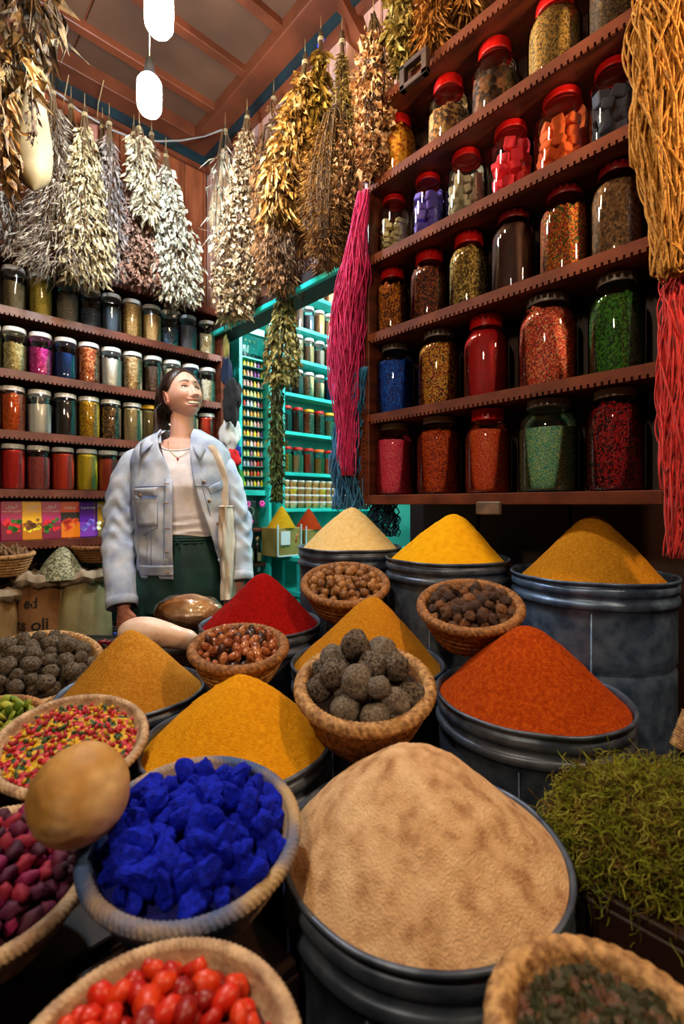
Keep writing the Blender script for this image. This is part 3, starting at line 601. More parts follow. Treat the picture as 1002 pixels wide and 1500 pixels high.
# chain of brown seed heads
ch = thing('seed_head_string', 'string of round brown seed heads hanging behind the white flowers', 'dried flowers', onX(380, 250, 1.2))
for k, (dx, dy, r) in enumerate(((-4, 18, 15), (2, 42, 14), (-3, 66, 15), (4, 92, 14), (-2, 118, 15), (3, 140, 12))):
    p = onX(380 + dx, 250 + dy, 1.2) - ch.location; R = random.Random(k); m = MB()
    for q in range(260):
        v = Vector((R.gauss(0, 1), R.gauss(0, 1), R.gauss(0, 1))).normalized(); a = v.orthogonal().normalized() * .0022; rr = r * 2.3 / FPX * R.uniform(.8, 1.2)
        m.add([p + v * rr * .3 + a, p + v * rr * .3 - a, p + v * rr], [(0, 1, 2)])
    m.ell(p, (r * .0024,) * 3, 10); m.build('seed_head', mat('seed head', s(110, 70, 34), s(160, 110, 60), 60, rough=.8), ch)
MB().tube([(0, 0, .12)] + [onX(380, y, 1.2) - ch.location for y in (250, 320, 390)], .002, 5).build('string', flat('string', s(170, 150, 110)), ch)
# doorway bunches
px_bunch('olive green leafy bunch hanging in the doorway', 418, 405, 412, 565, 56, 'X', 1.3, .04, .008, 1100, ((80, 74, 34), (160, 146, 84)), 25, prof='drop')
px_bunch('long narrow green herb garland hanging in the doorway', 404, 545, 406, 735, 24, 'X', 1.34, .035, .006, 1100, ((52, 62, 26), (100, 110, 52)), 26, prof='col')
# top left corner, near the camera
px_bunch('large dark husk bunch close to the camera in the top left corner', 40, -60, 36, 70, 96, 'Y', 1.75, .12, .013, 110, ((44, 34, 24), (88, 68, 44)), 27, prof='col', curl=.5)
px_bunch('long golden brown leaf bunch down the left edge, above the gourd', 24, 60, 26, 122, 60, 'Y', 1.75, .10, .012, 50, ((70, 50, 26), (130, 100, 58)), 28, prof='col', curl=.6)
px_bunch('brown leaf bunch on the left edge beside the gourd', 0, 120, 2, 262, 40, 'Y', 1.72, .09, .010, 110, ((70, 48, 24), (128, 92, 50)), 29, prof='col')
px_bunch('chalky leaf bunch half hidden behind the brown leaves on the left edge', 8, 110, 10, 250, 40, 'Y', 2.0, .04, .007, 400, grey_l, 30, prof='col')
px_bunch('dark berry sprig hanging in front of the bottle gourd', 46, 130, 50, 205, 26, 'Y', 1.78, .022, .0045, 60, ((40, 22, 14), (70, 40, 22)), 31, prof='fan')
# gourds on the wall, pots
def gourd(label, pts, radii, m, name='bottle_gourd', n=24, stem=True):
    t = thing(name, label, 'gourd', pts[-1])
    P = [p - pts[-1] for p in pts]; mb = MB()
    # smooth the profile
    Q = []; Rr = []
    for i in range(len(P) - 1):
        for k in range(5):
            u = k / 5; a = P[max(i - 1, 0)]; b = P[i]; c = P[i + 1]; d = P[min(i + 2, len(P) - 1)]
            Q.append(.5 * ((2 * b) + (c - a) * u + (2 * a - 5 * b + 4 * c - d) * u * u + (3 * b - a - 3 * c + d) * u ** 3))
            ra, r_, rc, rd = radii[max(i - 1, 0)], radii[i], radii[i + 1], radii[min(i + 2, len(P) - 1)]
            Rr.append(max(.001, .5 * ((2 * r_) + (rc - ra) * u + (2 * ra - 5 * r_ + 4 * rc - rd) * u * u + (3 * r_ - ra - 3 * rc + rd) * u ** 3)))
    Q.append(P[-1]); Rr.append(.001)
    mb.tube(Q, Rr, n); mb.build('gourd_body', m, t)
    if stem:
        v = (P[0] - P[1]).normalized(); MB().tube([P[0] - v * .004, P[0] + v * .012, P[0] + v * .02 + Vector((.004, 0, .003))], [.005, .004, .003], 6).build('stem', flat('gourd stem', s(110, 84, 40)), t)
    return t
gm = mat('yellow gourd skin', s(104, 88, 62), s(156, 134, 98), 7, rough=.6, spec=.2, bump=.1)
d_ = onY(47, 200, 1.95).dot(FWD); k_ = d_ / FPX
gp = [W(x, y, d_) for x, y in ((50, 100), (50, 112), (50, 135), (48, 165), (47, 200), (47, 235), (48, 262), (49, 280))]
gourd('big yellow bottle gourd with a slim neck hanging at the top left', gp, [k_ * r for r in (6, 11, 13, 19, 25, 26, 20, 1)], gm)
d_ = onX(326, 280, 1.27).dot(FWD); k_ = d_ / FPX
gourd('pale bottle gourd half hidden in the corner behind the white flowers', [W(x, y, d_) for x, y in ((329, 220), (329, 232), (327, 262), (322, 300), (320, 330), (321, 345))], [k_ * r for r in (4, 7, 9, 14, 14, 1)], mat('pale gourd', s(206, 170, 130), s(226, 196, 160), 7, rough=.4, bump=.1))
for i, (x, y) in enumerate(((92, 205), (142, 208))):
    c = onY(x, y, 2.46); t = thing('hanging_drum', ['pinkish brown clay pot hanging behind the spiky grass bunch', 'pinkish brown clay pot hanging behind the cream leaf bunch'][i], 'pot', c - Vector((0, 0, .09)))
    MB().lathe([(0, 0), (.04, .002), (.06, .02), (.066, .06), (.06, .1), (.058, .13)], 24).build('pot_body', mat('pink clay', s(150, 98, 84), s(178, 122, 106), 8, rough=.7), t)
    MB().lathe([(.058, .13), (.07, .135), (.072, .15), (.064, .165), (.05, .168), (0, .165)], 24).build('pot_collar', mat('brown leather', s(84, 50, 30), s(110, 70, 44), 14, rough=.6), t)
    MB().tube([(0, 0, .165), (0, -.02, .26), (0, -.1, .32)], .002, 5).build('string', flat('string', s(170, 150, 110)), t)

# ------------------------------------------------------------------ yarn
def hank(label, path, r, n, m, seed, th=.0017, wob=.006, sides=5, seg=26, loops=0, twist=False, name='yarn_hank', group=None):
    """path: list of (point, radius) down the hank"""
    R = random.Random(seed); t = thing(name, label, 'yarn', path[-1][0], group=group); o0 = path[-1][0]
    def at(u):
        f = u * (len(path) - 1); i = min(int(f), len(path) - 2); f -= i
        return path[i][0].lerp(path[i + 1][0], f), path[i][1] * (1 - f) + path[i + 1][1] * f
    mb = MB()
    for k in range(n):
        a = R.uniform(0, 6.28); q = math.sqrt(R.random()); p1, p2, f1, f2 = R.uniform(0, 6), R.uniform(0, 6), R.uniform(1.5, 6), R.uniform(6, 15)
        end = 1 if R.random() > .35 else R.uniform(.55, 1); pts = []; st = 0 if R.random() > loops else R.uniform(0, .5)
        for j in range(seg + 1):
            u = st + (end - st) * j / seg; c, rr = at(u); aa = a + .9 * math.sin(u * f1 + p1)
            x_ = rr * q * math.cos(aa) + wob * math.sin(u * f2 + p2); y_ = rr * .6 * q * math.sin(aa) + wob * math.cos(u * f2 * 1.3 + p1)
            pts.append(c - o0 + RGT * x_ + FWD * y_ + Vector((0, 0, .35 * wob * math.sin(u * f2 * 2 + p2))))
        if loops and end < 1:                            # turn back up in a loop
            b = pts[-1]; s_ = R.choice((-1, 1)) * R.uniform(.008, .02)
            pts += [b + RGT * s_ * .5 + Vector((0, 0, -.012)), b + RGT * s_ + Vector((0, 0, -.006)), b + RGT * s_ * 1.1 + Vector((0, 0, .02)), b + RGT * s_ + Vector((0, 0, .06))]
        mb.tube(pts, th, sides)
        if twist: pass
    mb.build('strands', m, t); return t
magenta = mat('magenta yarn', s(184, 0, 92), s(224, 4, 120), 60, rough=.8, sheen=.3)
blue_y = mat('blue yarn', s(8, 84, 140), s(16, 124, 180), 60, rough=.8, sheen=.3)
gold_y = mat('golden twisted cord', s(168, 108, 26), s(220, 158, 62), 220, rough=.75, bump=.8, bscale=500, kind='noise')
red_y = mat('red yarn', s(176, 6, 10), s(214, 14, 14), 60, rough=.8, sheen=.3)
def pth(pts, X): return [(onX(x, y, X), w_ * onX(x, y, X).dot(FWD) / FPX) for x, y, w_ in pts]
hank('bright magenta yarn hank hanging beside the left side of the right shelf', pth([(533, 282, 4), (527, 340, 10), (520, 400, 20), (512, 450, 25), (508, 500, 27), (506, 560, 23), (508, 620, 11), (509, 695, 5)], 1.1), 0, 240, magenta, 1, wob=.011, loops=.35, seg=44)
hank('blue yarn hank hanging below the magenta one', pth([(530, 540, 5), (520, 590, 18), (512, 640, 24), (510, 700, 25), (514, 745, 23)], 1.13), 0, 150, blue_y, 2, th=.0024, wob=.010, loops=.35, seg=36)
hank('dark blue yarn ends hanging below the right shelf corner', pth([(560, 735, 20), (562, 760, 24), (566, 785, 18)], 1.2), 0, 60, mat('dark blue yarn', s(6, 40, 70), s(10, 60, 96), 60, rough=.8), 3, th=.002, wob=.008)
hank('golden twisted cord hank hanging at the top right edge', [(W(x, y, .86), w_ * .86 / FPX) for x, y, w_ in ((985, -60, 50), (975, 0, 46), (975, 60, 48), (978, 130, 46), (980, 200, 40), (988, 280, 34), (990, 340, 28), (990, 400, 22))], 0, 210, gold_y, 4, th=.0021, wob=.013, loops=.6, seg=60)
hank('scarlet yarn hank hanging at the right edge below the golden cord', [(W(x, y, .9), w_ * .9 / FPX) for x, y, w_ in ((992, 390, 12), (990, 450, 19), (992, 540, 23), (994, 640, 24), (998, 720, 22), (1000, 815, 20))], 0, 170, red_y, 5, th=.0015, wob=.010, loops=.2, seg=44)
tag(MB().tube([W(x, y, .87) for x, y in ((958, 40), (950, 52), (938, 62), (930, 70), (926, 78))], .0012, 5).build('red_thread', red_y), 'thin red thread tying the golden cord to the shelf', 'thread')

# ------------------------------------------------------------------ hats and cloth on the corner post
t = thing('corner_post', 'dark wooden post at the edge of the doorway, hung with hats', 'post', (XW + .02, 2.44, 0))
MB().bbox(-.03, .05, -.03, .06, 0, HZ - .05, .004).build('post', wood_dk, t, smooth=False)
def cloth(name, label, cat, px, py, wpx, hpx, m, seed, X=1.3, shape=(1, 1, .6), dent=.35):
    c = onX(px, py, X); d = c.dot(FWD); k = d / FPX; R = random.Random(seed); mb = MB(); P = []
    for i in range(28):
        a = 6.283 * i / 28; row = []
        for j in range(15):
            f = math.pi * j / 14; v = Vector((math.sin(f) * math.cos(a), math.sin(f) * math.sin(a), math.cos(f)))
            g = 1 + dent * noise.noise(v * 1.7 + Vector((seed, 0, 0))) + .12 * noise.noise(v * 5)
            row.append((RGT * v.x * wpx / 2 * k + FWD * v.y * wpx / 2 * k * shape[2]) * g + Vector((0, 0, v.z * hpx / 2 * k * g)))
        P.append(row)
    mb.grid(P, True); o = mb.build(name, m, None, weld=.0001, loc=c); return tag(o, label, cat)
def soft(n, c): return mat(n, s(*[int(q * .75) for q in c]), s(*c), 12, rough=.9, bump=.3)
cloth('felt_hat', 'yellow and green cloth scrap at the top of the corner post', 'cloth', 331, 508, 9, 34, soft('olive cloth', (150, 130, 60)), 1)
cloth('navy_hat', 'navy blue hat hanging uppermost on the corner post', 'hat', 332, 545, 16, 44, soft('navy cloth', (16, 30, 60)), 2)
# black triangular cap
cloth('dark_felt_hat', 'black pointed felt hat hanging beside the woman above the white bag', 'hat', 341, 588, 26, 62, soft('black felt', (24, 24, 28)), 14, X=1.28, dent=.75)
cloth('white_cloth_bag', 'crumpled white cloth bag hanging under the black cap', 'bag', 336, 636, 26, 48, mat('white plastic', s(210, 206, 204), s(236, 232, 228), 10, rough=.4, bump=.6, bscale=30), 4, dent=.6)
cloth('red_pouch', 'red pouch hanging below the white bag', 'pouch', 341, 673, 22, 30, soft('red felt', (214, 20, 24)), 5, X=1.27)
cloth('blue_pouch', 'small blue pouch beside the red one', 'pouch', 349, 662, 10, 18, soft('blue felt', (20, 60, 160)), 6)
cloth('green_pouch', 'green pouch hanging lowest on the corner post', 'pouch', 348, 708, 18, 44, soft('green felt', (20, 140, 50)), 7)

# ------------------------------------------------------------------ the turquoise shop through the doorway
GY = 2.45
pc = thing('polish_cabinet', 'turquoise framed cabinet with tiers of tiny bottles in the doorway', 'cabinet', (1.5, GY, .1))
xa, xb = onY(349, 0, GY).x, onY(394, 0, GY).x
def gb(x0, x1, y0, y1, z0, z1, name, m=green_p, par=pc): return MB().bbox(x0 - 1.5, x1 - 1.5, y0 - GY, y1 - GY, z0 - .1, z1 - .1, .002).build(name, m, par, smooth=False)
gb(xa, xa + .022, GY - .01, GY + .1, .1, 2.2, 'upright'); gb(xb - .022, xb, GY - .03, GY + .1, .1, 2.35, 'upright')
gb(xa, xb, GY + .085, GY + .1, .1, 2.2, 'back_panel', mat('dull mirror', s(90, 120, 120), s(120, 150, 146), 4, rough=.3))
gb(xa + .022, xb - .022, GY - .005, GY + .08, 2.16, 2.2, 'top_rail')
zt = lambda y, x=372: onY(x, y, GY).z
gb(xa + .022, xb - .022, GY - .008, GY + .08, zt(726), zt(718), 'rail')
gb(xa + .03, xb - .03, GY - .002, GY, zt(520), 2.15, 'pane', pane_m)
R = random.Random(5)
pol = [(214, 150, 60), (230, 190, 180), (240, 220, 60), (120, 60, 140), (226, 160, 150), (236, 226, 214), (250, 170, 60), (230, 236, 150), (190, 120, 150), (206, 206, 220), (214, 60, 40), (240, 200, 120)]
bot = {}
for i, c in enumerate(pol):
    mb = MB().lathe([(0, 0), (.0078, 0), (.0084, .003), (.0084, .02), (.007, .024), (.004, .026), (.004, .034), (0, .036)], 10)
    bot[i] = mb.mesh('polish_bottle', flat('polish %d' % i, s(*c), .3))
rowsy = [540 + 0, 556, 571, 587, 602, 616, 631, 646, 660, 674, 688, 702, 715]
rowsy = [537 + 14.6 * i for i in range(13)]
for ri, yy in enumerate(rowsy):
    z = zt(yy)
    gb(xa + .022, xb - .022, GY + .005, GY + .075, z - .006, z, 'rack_shelf', flat('dark teal rack', s(20, 110, 104)))
    for k in range(7):
        i = (R.randrange(3) + ri * 2) % 12 if R.random() < .7 else R.randrange(12)
        o = link('polish_bottle', bot[i], None, (xa + .034 + k * (xb - xa - .068) / 6, GY + .03, z + .0005), None, (1, 1, 1.12))
        tag(o, 'tiny coloured bottle on the tiered rack of the turquoise cabinet', 'bottle', 'tiny bottles in the turquoise cabinet')
# flasks in the glazed top of the cabinet
gb(xa + .022, xb - .022, GY + .005, GY + .08, zt(524) - .01, zt(524), 'rack_shelf')
for k in range(4):
    t = thing('glass_flask', ['amber glass flask behind the cabinet pane, leftmost', 'clear glass flask behind the cabinet pane', 'slim clear flask behind the cabinet pane', 'clear flask with a gold stopper behind the cabinet pane'][k], 'flask', (xa + .045 + k * .03, GY + .045, zt(524)))
    MB().lathe([(0, 0), (.011, 0), (.012, .03), (.006, .05), (.004, .07), (.004, .1)], 12).build('flask', glass_g, t)
    MB().lathe([(0, .1), (.005, .1), (.006, .11), (0, .122)], 8).build('stopper', flat('gold stopper', s(206, 160, 70), .3, .8), t)
# picture board and bottles below
c = onY(366, 751, GY); t = thing('framed_board', 'small black board in an ornate frame under the tiny bottles', 'picture', c - Vector((0, 0, .07)))
MB().bbox(-.045, .045, -.0, .014, 0, .14, .004).build('frame', flat('black frame', s(20, 34, 30)), t, smooth=False)
MB().lathe([(.024, 0), (.028, .002), (.03, 0)], 24, M=Matrix.Translation((0, -.001, .075)) @ Matrix.Rotation(math.pi / 2, 4, 'X')).build('oval_ornament', flat('pale ornament', s(120, 140, 110)), t)
gb(xa + .02, xb - .02, GY, GY + .09, zt(779), zt(774), 'rail', wood); gb(xa + .02, xb - .02, GY, GY + .09, zt(831), zt(826), 'rail', wood)
for k, (x, y, lab) in enumerate(((364, 826, 'dark glass bottle with a tan cap, left one on the lower cabinet shelf'), (375, 826, 'dark glass bottle with a tan cap, right one on the lower cabinet shelf'), (377, 870, 'squat bottle with a white cap on the bottom cabinet shelf'))):
    c = onY(x + 2, y, GY + .03); t = thing('dark_bottle', lab, 'bottle', c)
    MB().lathe([(0, 0), (.018, 0), (.02, .006), (.02, .1), (.012, .125), (.008, .13), (.008, .14)], 16).build('bottle', flat('dark glass', s(36, 34, 20), .2), t)
    MB().lathe([(0, .14), (.01, .138), (.011, .165), (0, .168)], 12).build('cap', flat('tan cap', s(200, 170, 120)) if k < 2 else lid_white, t)
    MB().box(-.012, .012, -.0215, -.02, .02, .07).build('paper_label', flat('paper', s(200, 190, 150)), t, smooth=False)
for k, (x, y, col, lab) in enumerate(((384, 738, (226, 60, 160), 'pink paper flower hung right of the black board'), (363, 739, (230, 90, 180), 'small pink paper flower above the black board'), (367, 764, (226, 30, 130), 'deep pink flower at the foot of the black board'))):
    c = onY(x, y, GY - .02); m = MB()
    for q in range(6): a = q * 1.047; m.ell((.012 * math.cos(a), 0, .012 * math.sin(a)), (.01, .004, .01), 8)
    tag(m.build('paper_flower', flat('pf%d' % k, s(*col)), loc=c), lab, 'flower')
# wall shelves
gs = thing('turquoise_shelving', 'bright turquoise wall shelving full of jars in the next shop', 'shelving', (1.7, GY, .1))
GZ = [2.73, 2.52, 2.288, 2.079, 1.852, 1.608, 1.35, 1.12]
def gg(x0, x1, y0, y1, z0, z1, name, m=green_p): return MB().bbox(x0 - 1.7, x1 - 1.7, y0 - GY, y1 - GY, z0 - .1, z1 - .1, .002).build(name, m, gs, smooth=False)
gx0, gx1 = 1.80, 2.75
for z in GZ: gg(gx0, gx1, GY - .02, GY + .09, z - .022, z, 'shelf_board')
gg(gx0 - .02, gx0, GY - .02, GY + .09, .1, 3.0, 'side_panel'); gg(gx1, gx1 + .02, GY - .02, GY + .09, .1, 3.0, 'side_panel')
gcont = ['lb1', 'lb2', 'pc', 'yl', 'lb6', 'blk', 'ol', 'or', 'crm', 'lb9', 'blu', 'tan', 'bn', 'lb7', 'yp', 'rose', 'lb5', 'rg']
rows = {0: ['lb7', 'lb1', 'pc', 'lb2', 'lb9', 'lb1', 'ol', 'lb3', 'pc', 'lb1'], 1: ['lb2', 'pc', 'lb5', 'lb1', 'lb7', 'lb9', 'ol', 'lb1', 'lb2', 'pc'], 2: ['lb1', 'bn', 'lb5', 'lb6', 'pc', 'lb1', 'lb2', 'lb9', 'ol', 'lb7'],
        3: ['lb1', 'lb1', 'ol', 'lb3', 'lb2', 'lb7', 'lb1', 'pc', 'lb2', 'lb5'], 4: ['blk', 'blk', 'crm', 'pc', 'blu', 'yl', 'lb2', 'lb6', 'rg', 'lb1'], 5: ['blk', 'bn', 'or', 'st', 'crm', 'lb1', 'yl', 'or', 'bn', 'pc'], 6: ['yl', 'pc', 'rg', 'lb2', 'or', 'yp', 'rg', 'ol', 'lb2', 'pc']}
word = {k: v for k, v in [('lb1', 'grey-brown seeds'), ('lb2', 'olive herb'), ('pc', 'pale grain'), ('yl', 'yellow flowers'), ('lb6', 'tan kernels'), ('blk', 'black seeds'), ('ol', 'olive powder'), ('or', 'orange resin'), ('crm', 'cream stones'), ('lb9', 'grey lavender'), ('blu', 'blue pigment'), ('tan', 'pale roots'), ('bn', 'brown bark'), ('lb7', 'sandy seeds'), ('yp', 'yellow powder'), ('rose', 'rose petals'), ('lb5', 'slate powder'), ('rg', 'rust red grain'), ('lb3', 'grey seeds'), ('st', 'brown sticks')]}
rn = ['highest', 'second', 'third', 'fourth', 'fifth', 'sixth', 'seventh']; on = ['first', 'second', 'third', 'fourth', 'fifth', 'sixth', 'seventh', 'eighth', 'ninth', 'tenth']
for r_, lst in rows.items():
    for k, cn in enumerate(lst):
        lid = {5: [lid_red, lid_red, lid_yellow, lid_red, lid_yellow], 6: [lid_red, lid_red, lid_red, lid_orange, lid_red]}.get(r_, [lid_white] * 5)[k % 5]
        if r_ == 4 and k == 4: lid = green_p
        x_ = gx0 + .05 + k * .092
        if x_ > gx1 - .03: continue
        make_jar('jar of %s, %s from left, %s shelf of the turquoise shop' % (word[cn], on[k], rn[r_]), (x_, GY + .035, GZ[r_] + .001), .038, .165, 'small', lid, LC[cn], .6 + .25 * R.random(), .08, seed=k + r_, yaw=k)
    if 0: pass
# stacked tubs on the lowest shelf
tubm = MB().lathe([(0, 0), (.021, 0), (.026, .034), (.026, .036)], 16); tubl = MB().lathe([(0, .044), (.027, .044), (.028, .041), (.028, .036), (.026, .034)], 16)
tl = tubl.mesh('lid', lid_white); tms = [tubm.mesh('tub', flat('tub %d' % i, s(*c), .4)) for i, c in enumerate(((214, 160, 90), (226, 196, 150), (180, 130, 80), (236, 200, 60)))]
for lv in range(4):
    for k in range(13):
        t = thing('lidded_tub', 'small tub of spice with a white lid stacked on the lowest turquoise shelf', 'tub', (gx0 + .03 + k * .062, GY + .02, GZ[7] + .0005 + lv * .0455), group='stacked tubs in the turquoise shop')
        link('tub', tms[(k + lv * (k % 2)) % 4 if k % 3 else 0], t); link('lid', tl, t)
# crates with spice cones under the shelves
def cone_mesh(r, H, n=48, m=20, seed=0, rough=.006, sharp=.12):
    P = []
    for i in range(n):
        a = 6.2832 * i / n; row = []
        for j in range(m + 1):
            q = j / m; rr = r * q; z = H * (1 - (math.sqrt(q * q + sharp * sharp) - sharp) / (math.sqrt(1 + sharp * sharp) - sharp))
            v = Vector((math.cos(a) * rr, math.sin(a) * rr, 0)); z += rough * noise.noise(v * 14 + Vector((seed, 0, 0))) * (1 - q ** 6)
            row.append((v.x, v.y, z))
        P.append(row)
    return MB().grid(P, True)
def powder(n, a, b, c=None, sc=60):
    m = mat(n, s(*a), s(*b), sc * 1.7, rough=.95, bump=1, bscale=420, spec=.12, mid=(.3, .7), c3=s(*c) if c else None, detail=8)
    for q in m.node_tree.nodes:
        if q.type == 'BUMP': q.inputs['Distance'].default_value = .0035 if sc > 20 else .0015
    return m
for k, (x, col, nm, lab) in enumerate(((424, (196, 150, 20), 'yellow', 'pale wooden box with a paper label under the turquoise shelves'), (464, (170, 54, 14), 'orange', 'wooden box beside the labelled one under the turquoise shelves'))):
    c = onY(x, 815, GY - .16); X = c.x; t = thing('spice_box', lab, 'box', (X, GY - .16, c.z))
    MB().bbox(-.09, .09, -.0, .16, 0, .17, .003).build('box', mat('box ochre', s(130, 110, 50), s(160, 138, 70), 8, rough=.6), t, smooth=False)
    for q in (-.09, .082): MB().bbox(q, q + .008, -.006, .0, 0, .19, .001).build('frame_bar', flat('white frame', s(190, 214, 224)), t, smooth=False)
    MB().bbox(-.09, .09, -.006, .0, 0, .008, .001).build('frame_bar', flat('white frame', s(190, 214, 224)), t, smooth=False)
    if k == 0: MB().box(-.065, -.0, -.008, -.001, .07, .15).build('paper_label', flat('white paper', s(214, 220, 224)), t, smooth=False)
    o = cone_mesh(.088, .13).build('spice_mound', powder('shop powder %d' % k, [int(v * .85) for v in col], col), None, loc=(X, GY - .08, c.z + .168))
    tag(o, '%s spice cone in the wooden box of the turquoise shop' % nm, 'spice', kind='stuff')
for z, nm in ((onY(424, 815, GY - .16).z, 0), (onY(424, 868, GY - .2).z, 1)):
    gg(1.74, 2.75, GY - .25, GY + .09, z - .03, z - .002, 'bench_board')
for xx in (1.75, 2.3): gg(xx, xx + .04, GY - .24, GY - .2, .1, .8, 'bench_leg')
c = onX(424, 850, 1.75)
t = thing('herb_crate', 'low crate of dark dried herb on the floor of the turquoise shop', 'crate', (1.95, 2.1, .55)); MB().bbox(-.2, .2, -.1, .1, -.5, .06, .004).build('crate', green_p, t, smooth=False)
m = MB(); 
for q in range(900):
    p = Vector((R.uniform(-.19, .19), R.uniform(-.09, .09), .06 + R.uniform(0, .025))); v = Vector((R.gauss(0, 1), R.gauss(0, 1), R.gauss(0, .5))).normalized() * .014; u_ = v.orthogonal().normalized() * .0025
    m.add([p - v, p + u_, p + v, p - u_], [(0, 1, 2, 3)])
tag(m.build('dry_leaves', mat('leaf dk', s(60, 50, 24), s(100, 84, 40), 40), t), kind='stuff')

# ------------------------------------------------------------------ the stall: platform, tins, powder cones
PZ = .40
pl = thing('display_platform', 'low dark wooden platform carrying the spice tins', 'platform', (.75, .75, 0))
for k in range(9):
    MB().bbox(-.77, .64, -.72 + k * .17, -.72 + k * .17 + .164, PZ - .04, PZ - .002, .003).build('plank', wood_dk, pl, smooth=False)
for x in (-.7, .58):
    for y in (-.66, .74): MB().bbox(x, x + .05, y, y + .05, 0, PZ - .04, .003).build('leg', wood_dk, pl, smooth=False)
def tin(label, c, r, m, low=PZ, beads=((.022, .005), (.05, .006)), mid=None, group=None):
    t = thing('tin_bucket', label, 'bucket', (c[0], c[1], low), (0, 0, math.radians(200)), group); h = c[2] - low
    pr = [(r - .012, 0), (r - .007, .004)]
    z = .01
    while z < h - .075: pr.append((r - .007, z)); z += .02
    if mid: 
        pr = [p for p in pr if abs(p[1] - (h - mid)) > .016] + [(r - .007, h - mid - .012), (r - .0115, h - mid - .004), (r - .0115, h - mid + .002), (r - .007, h - mid + .01)]; pr.sort(key=lambda p: p[1])
    for off, b in sorted(beads, reverse=True):
        for q in range(7):
            a = math.pi * q / 6; pr.append((r - .007 + b * math.sin(a), h - off - .009 * math.cos(a)))
    pr += [(r - .006, h - .008), (r - .001, h - .006), (r, h - .002), (r - .002, h), (r - .006, h - .001), (r - .0075, h - .01), (r - .0085, h - .06), (r - .0085, h - .1)]
    def fn(a, rr, z, k):
        n = noise.noise(Vector((math.cos(a) * 1.6 + c[0] * 9, math.sin(a) * 1.6, z * 5))) * .0028
        return rr + n, z + (noise.noise(Vector((math.cos(a) * 2, math.sin(a) * 2, c[0] * 7))) * .0025 if z > h - .08 else 0)
    MB().lathe(pr, 96, fn=fn).build('tin_wall', m, t)
    MB().tube([(r - .006, 0, .004), (r - .006, 0, h - .065)], .0022, 5).build('seam', m, t)
    MB().lathe([(0, .003), (r - .012, .003)], 32).build('tin_base', m, t)
    return t
def mound(label, c, r, peak, m, seed, sharp=.12, base=.95, drop=.012, rough=.006, n=150, mm=70, name='spice_mound', lump=0):
    cc = Vector(c); d = cc.dot(FWD); ap = W(peak[0], peak[1], d); off = Vector((ap.x - cc.x, ap.y - cc.y, 0)); H = ap.z - (cc.z - drop)
    P = []; rb_ = r * base
    for i in range(n):
        a = 6.283185 * i / n; row = []
        for j in range(mm + 1):
            q = j / mm; rr = rb_ * q; z = H * (1 - (math.sqrt(q * q + sharp * sharp) - sharp) / (math.sqrt(1 + sharp * sharp) - sharp))
            v = Vector((math.cos(a) * rr, math.sin(a) * rr, 0))
            wq = min(1, q * 6) * (1 - q ** 8)
            z += (rough * noise.noise(v * 11 + Vector((seed, 0, 0))) * 1.1 + rough * .35 * noise.noise(v * 50 + Vector((0, seed, 0))) + .0011 * noise.noise(v * 170)) * (.35 + .65 * wq) * (1 - q ** 12)
            row.append((v.x + off.x * (1 - q) , v.y + off.y * (1 - q), z))
        P.append(row)
    o = MB().grid(P, True).build(name, m, None, loc=(cc.x, cc.y, cc.z - drop)); return tag(o, label, 'spice', kind='stuff')
KT = [
 ('K1', (.471, .359, .743), .17, (600, 1103), 'wide dark tin bucket holding the sand-coloured powder, nearest the camera', 'large dome of sand-coloured powder nearest the camera', powder('sand powder', (178, 130, 90), (240, 204, 160), (222, 180, 136), 24), dict(sharp=.5, drop=.004, base=.955, rough=.007), tin_dk, None),
 ('K2', (.852, .404, .806), .17, (768, 918), 'dark tin bucket holding the red-orange powder', 'red-orange paprika cone in front of the tall galvanised bucket', powder('paprika', (150, 50, 4), (192, 84, 14), (172, 64, 6), 90), dict(sharp=.2), tin_dk, None),
 ('K3', (1.207, .425, .989), .178, (872, 755), 'tall galvanised bucket on the right with a ridge round its middle', 'brown-gold spice cone in the tall galvanised bucket on the right', powder('gold brown spice', (176, 110, 14), (206, 140, 34), (190, 126, 22), 90), dict(sharp=.16, base=.86, drop=.014), tin_m, .19),
 ('K4', (1.104, .758, 1.007), .166, (664, 753), 'tin bucket holding the bright yellow cone below the shelf middle', 'bright yellow turmeric cone at the back, between the cream and the brown-gold cones', powder('yellow turmeric', (240, 166, 4), (252, 190, 20), None, 40), dict(sharp=.2, base=.92), tin_dk, None),
 ('K5', (1.058, 1.088, 1.018), .164, (515, 743), 'tin bucket holding the cream cone, farthest at the back', 'pale cream powder cone farthest at the back', powder('cream powder', (240, 200, 124), (252, 224, 160), None, 50), dict(sharp=.2, base=.93), tin_dk, None),
 ('K6', (.416, .689, .769), .155, (350, 988), 'tin bucket holding the orange-yellow cone behind the blue pigment basket', 'orange-yellow turmeric cone behind the blue pigment basket', powder('orange turmeric', (224, 146, 8), (242, 172, 26), (232, 158, 16), 90), dict(sharp=.2), tin_dk, None),
 ('K7', (.364, 1.012, .772), .143, (190, 922), 'tin bucket holding the ochre cone at the left', 'ochre brown cumin cone at the left, beside the argan nut basket', powder('ochre cumin', (176, 112, 26), (204, 144, 50), (190, 128, 36), 100), dict(sharp=.16), tin_dk, None),
 ('K8', (.72, 1.078, .838), .160, (386, 841), 'tin bucket holding the deep red cone', 'deep red powder cone in front of the doorway', powder('deep red', (142, 6, 4), (176, 16, 8), (156, 10, 6), 90), dict(sharp=.16, rough=.008), tin_dk, None),
 ('K9', (.768, .735, .806), .168, (547, 875), 'tin bucket holding the ochre cone behind the grey stone basket', 'mid ochre cone behind the basket of grey stones', powder('mid ochre', (190, 122, 18), (212, 146, 38), (200, 132, 26), 100), dict(sharp=.16), tin_dk, None),
]
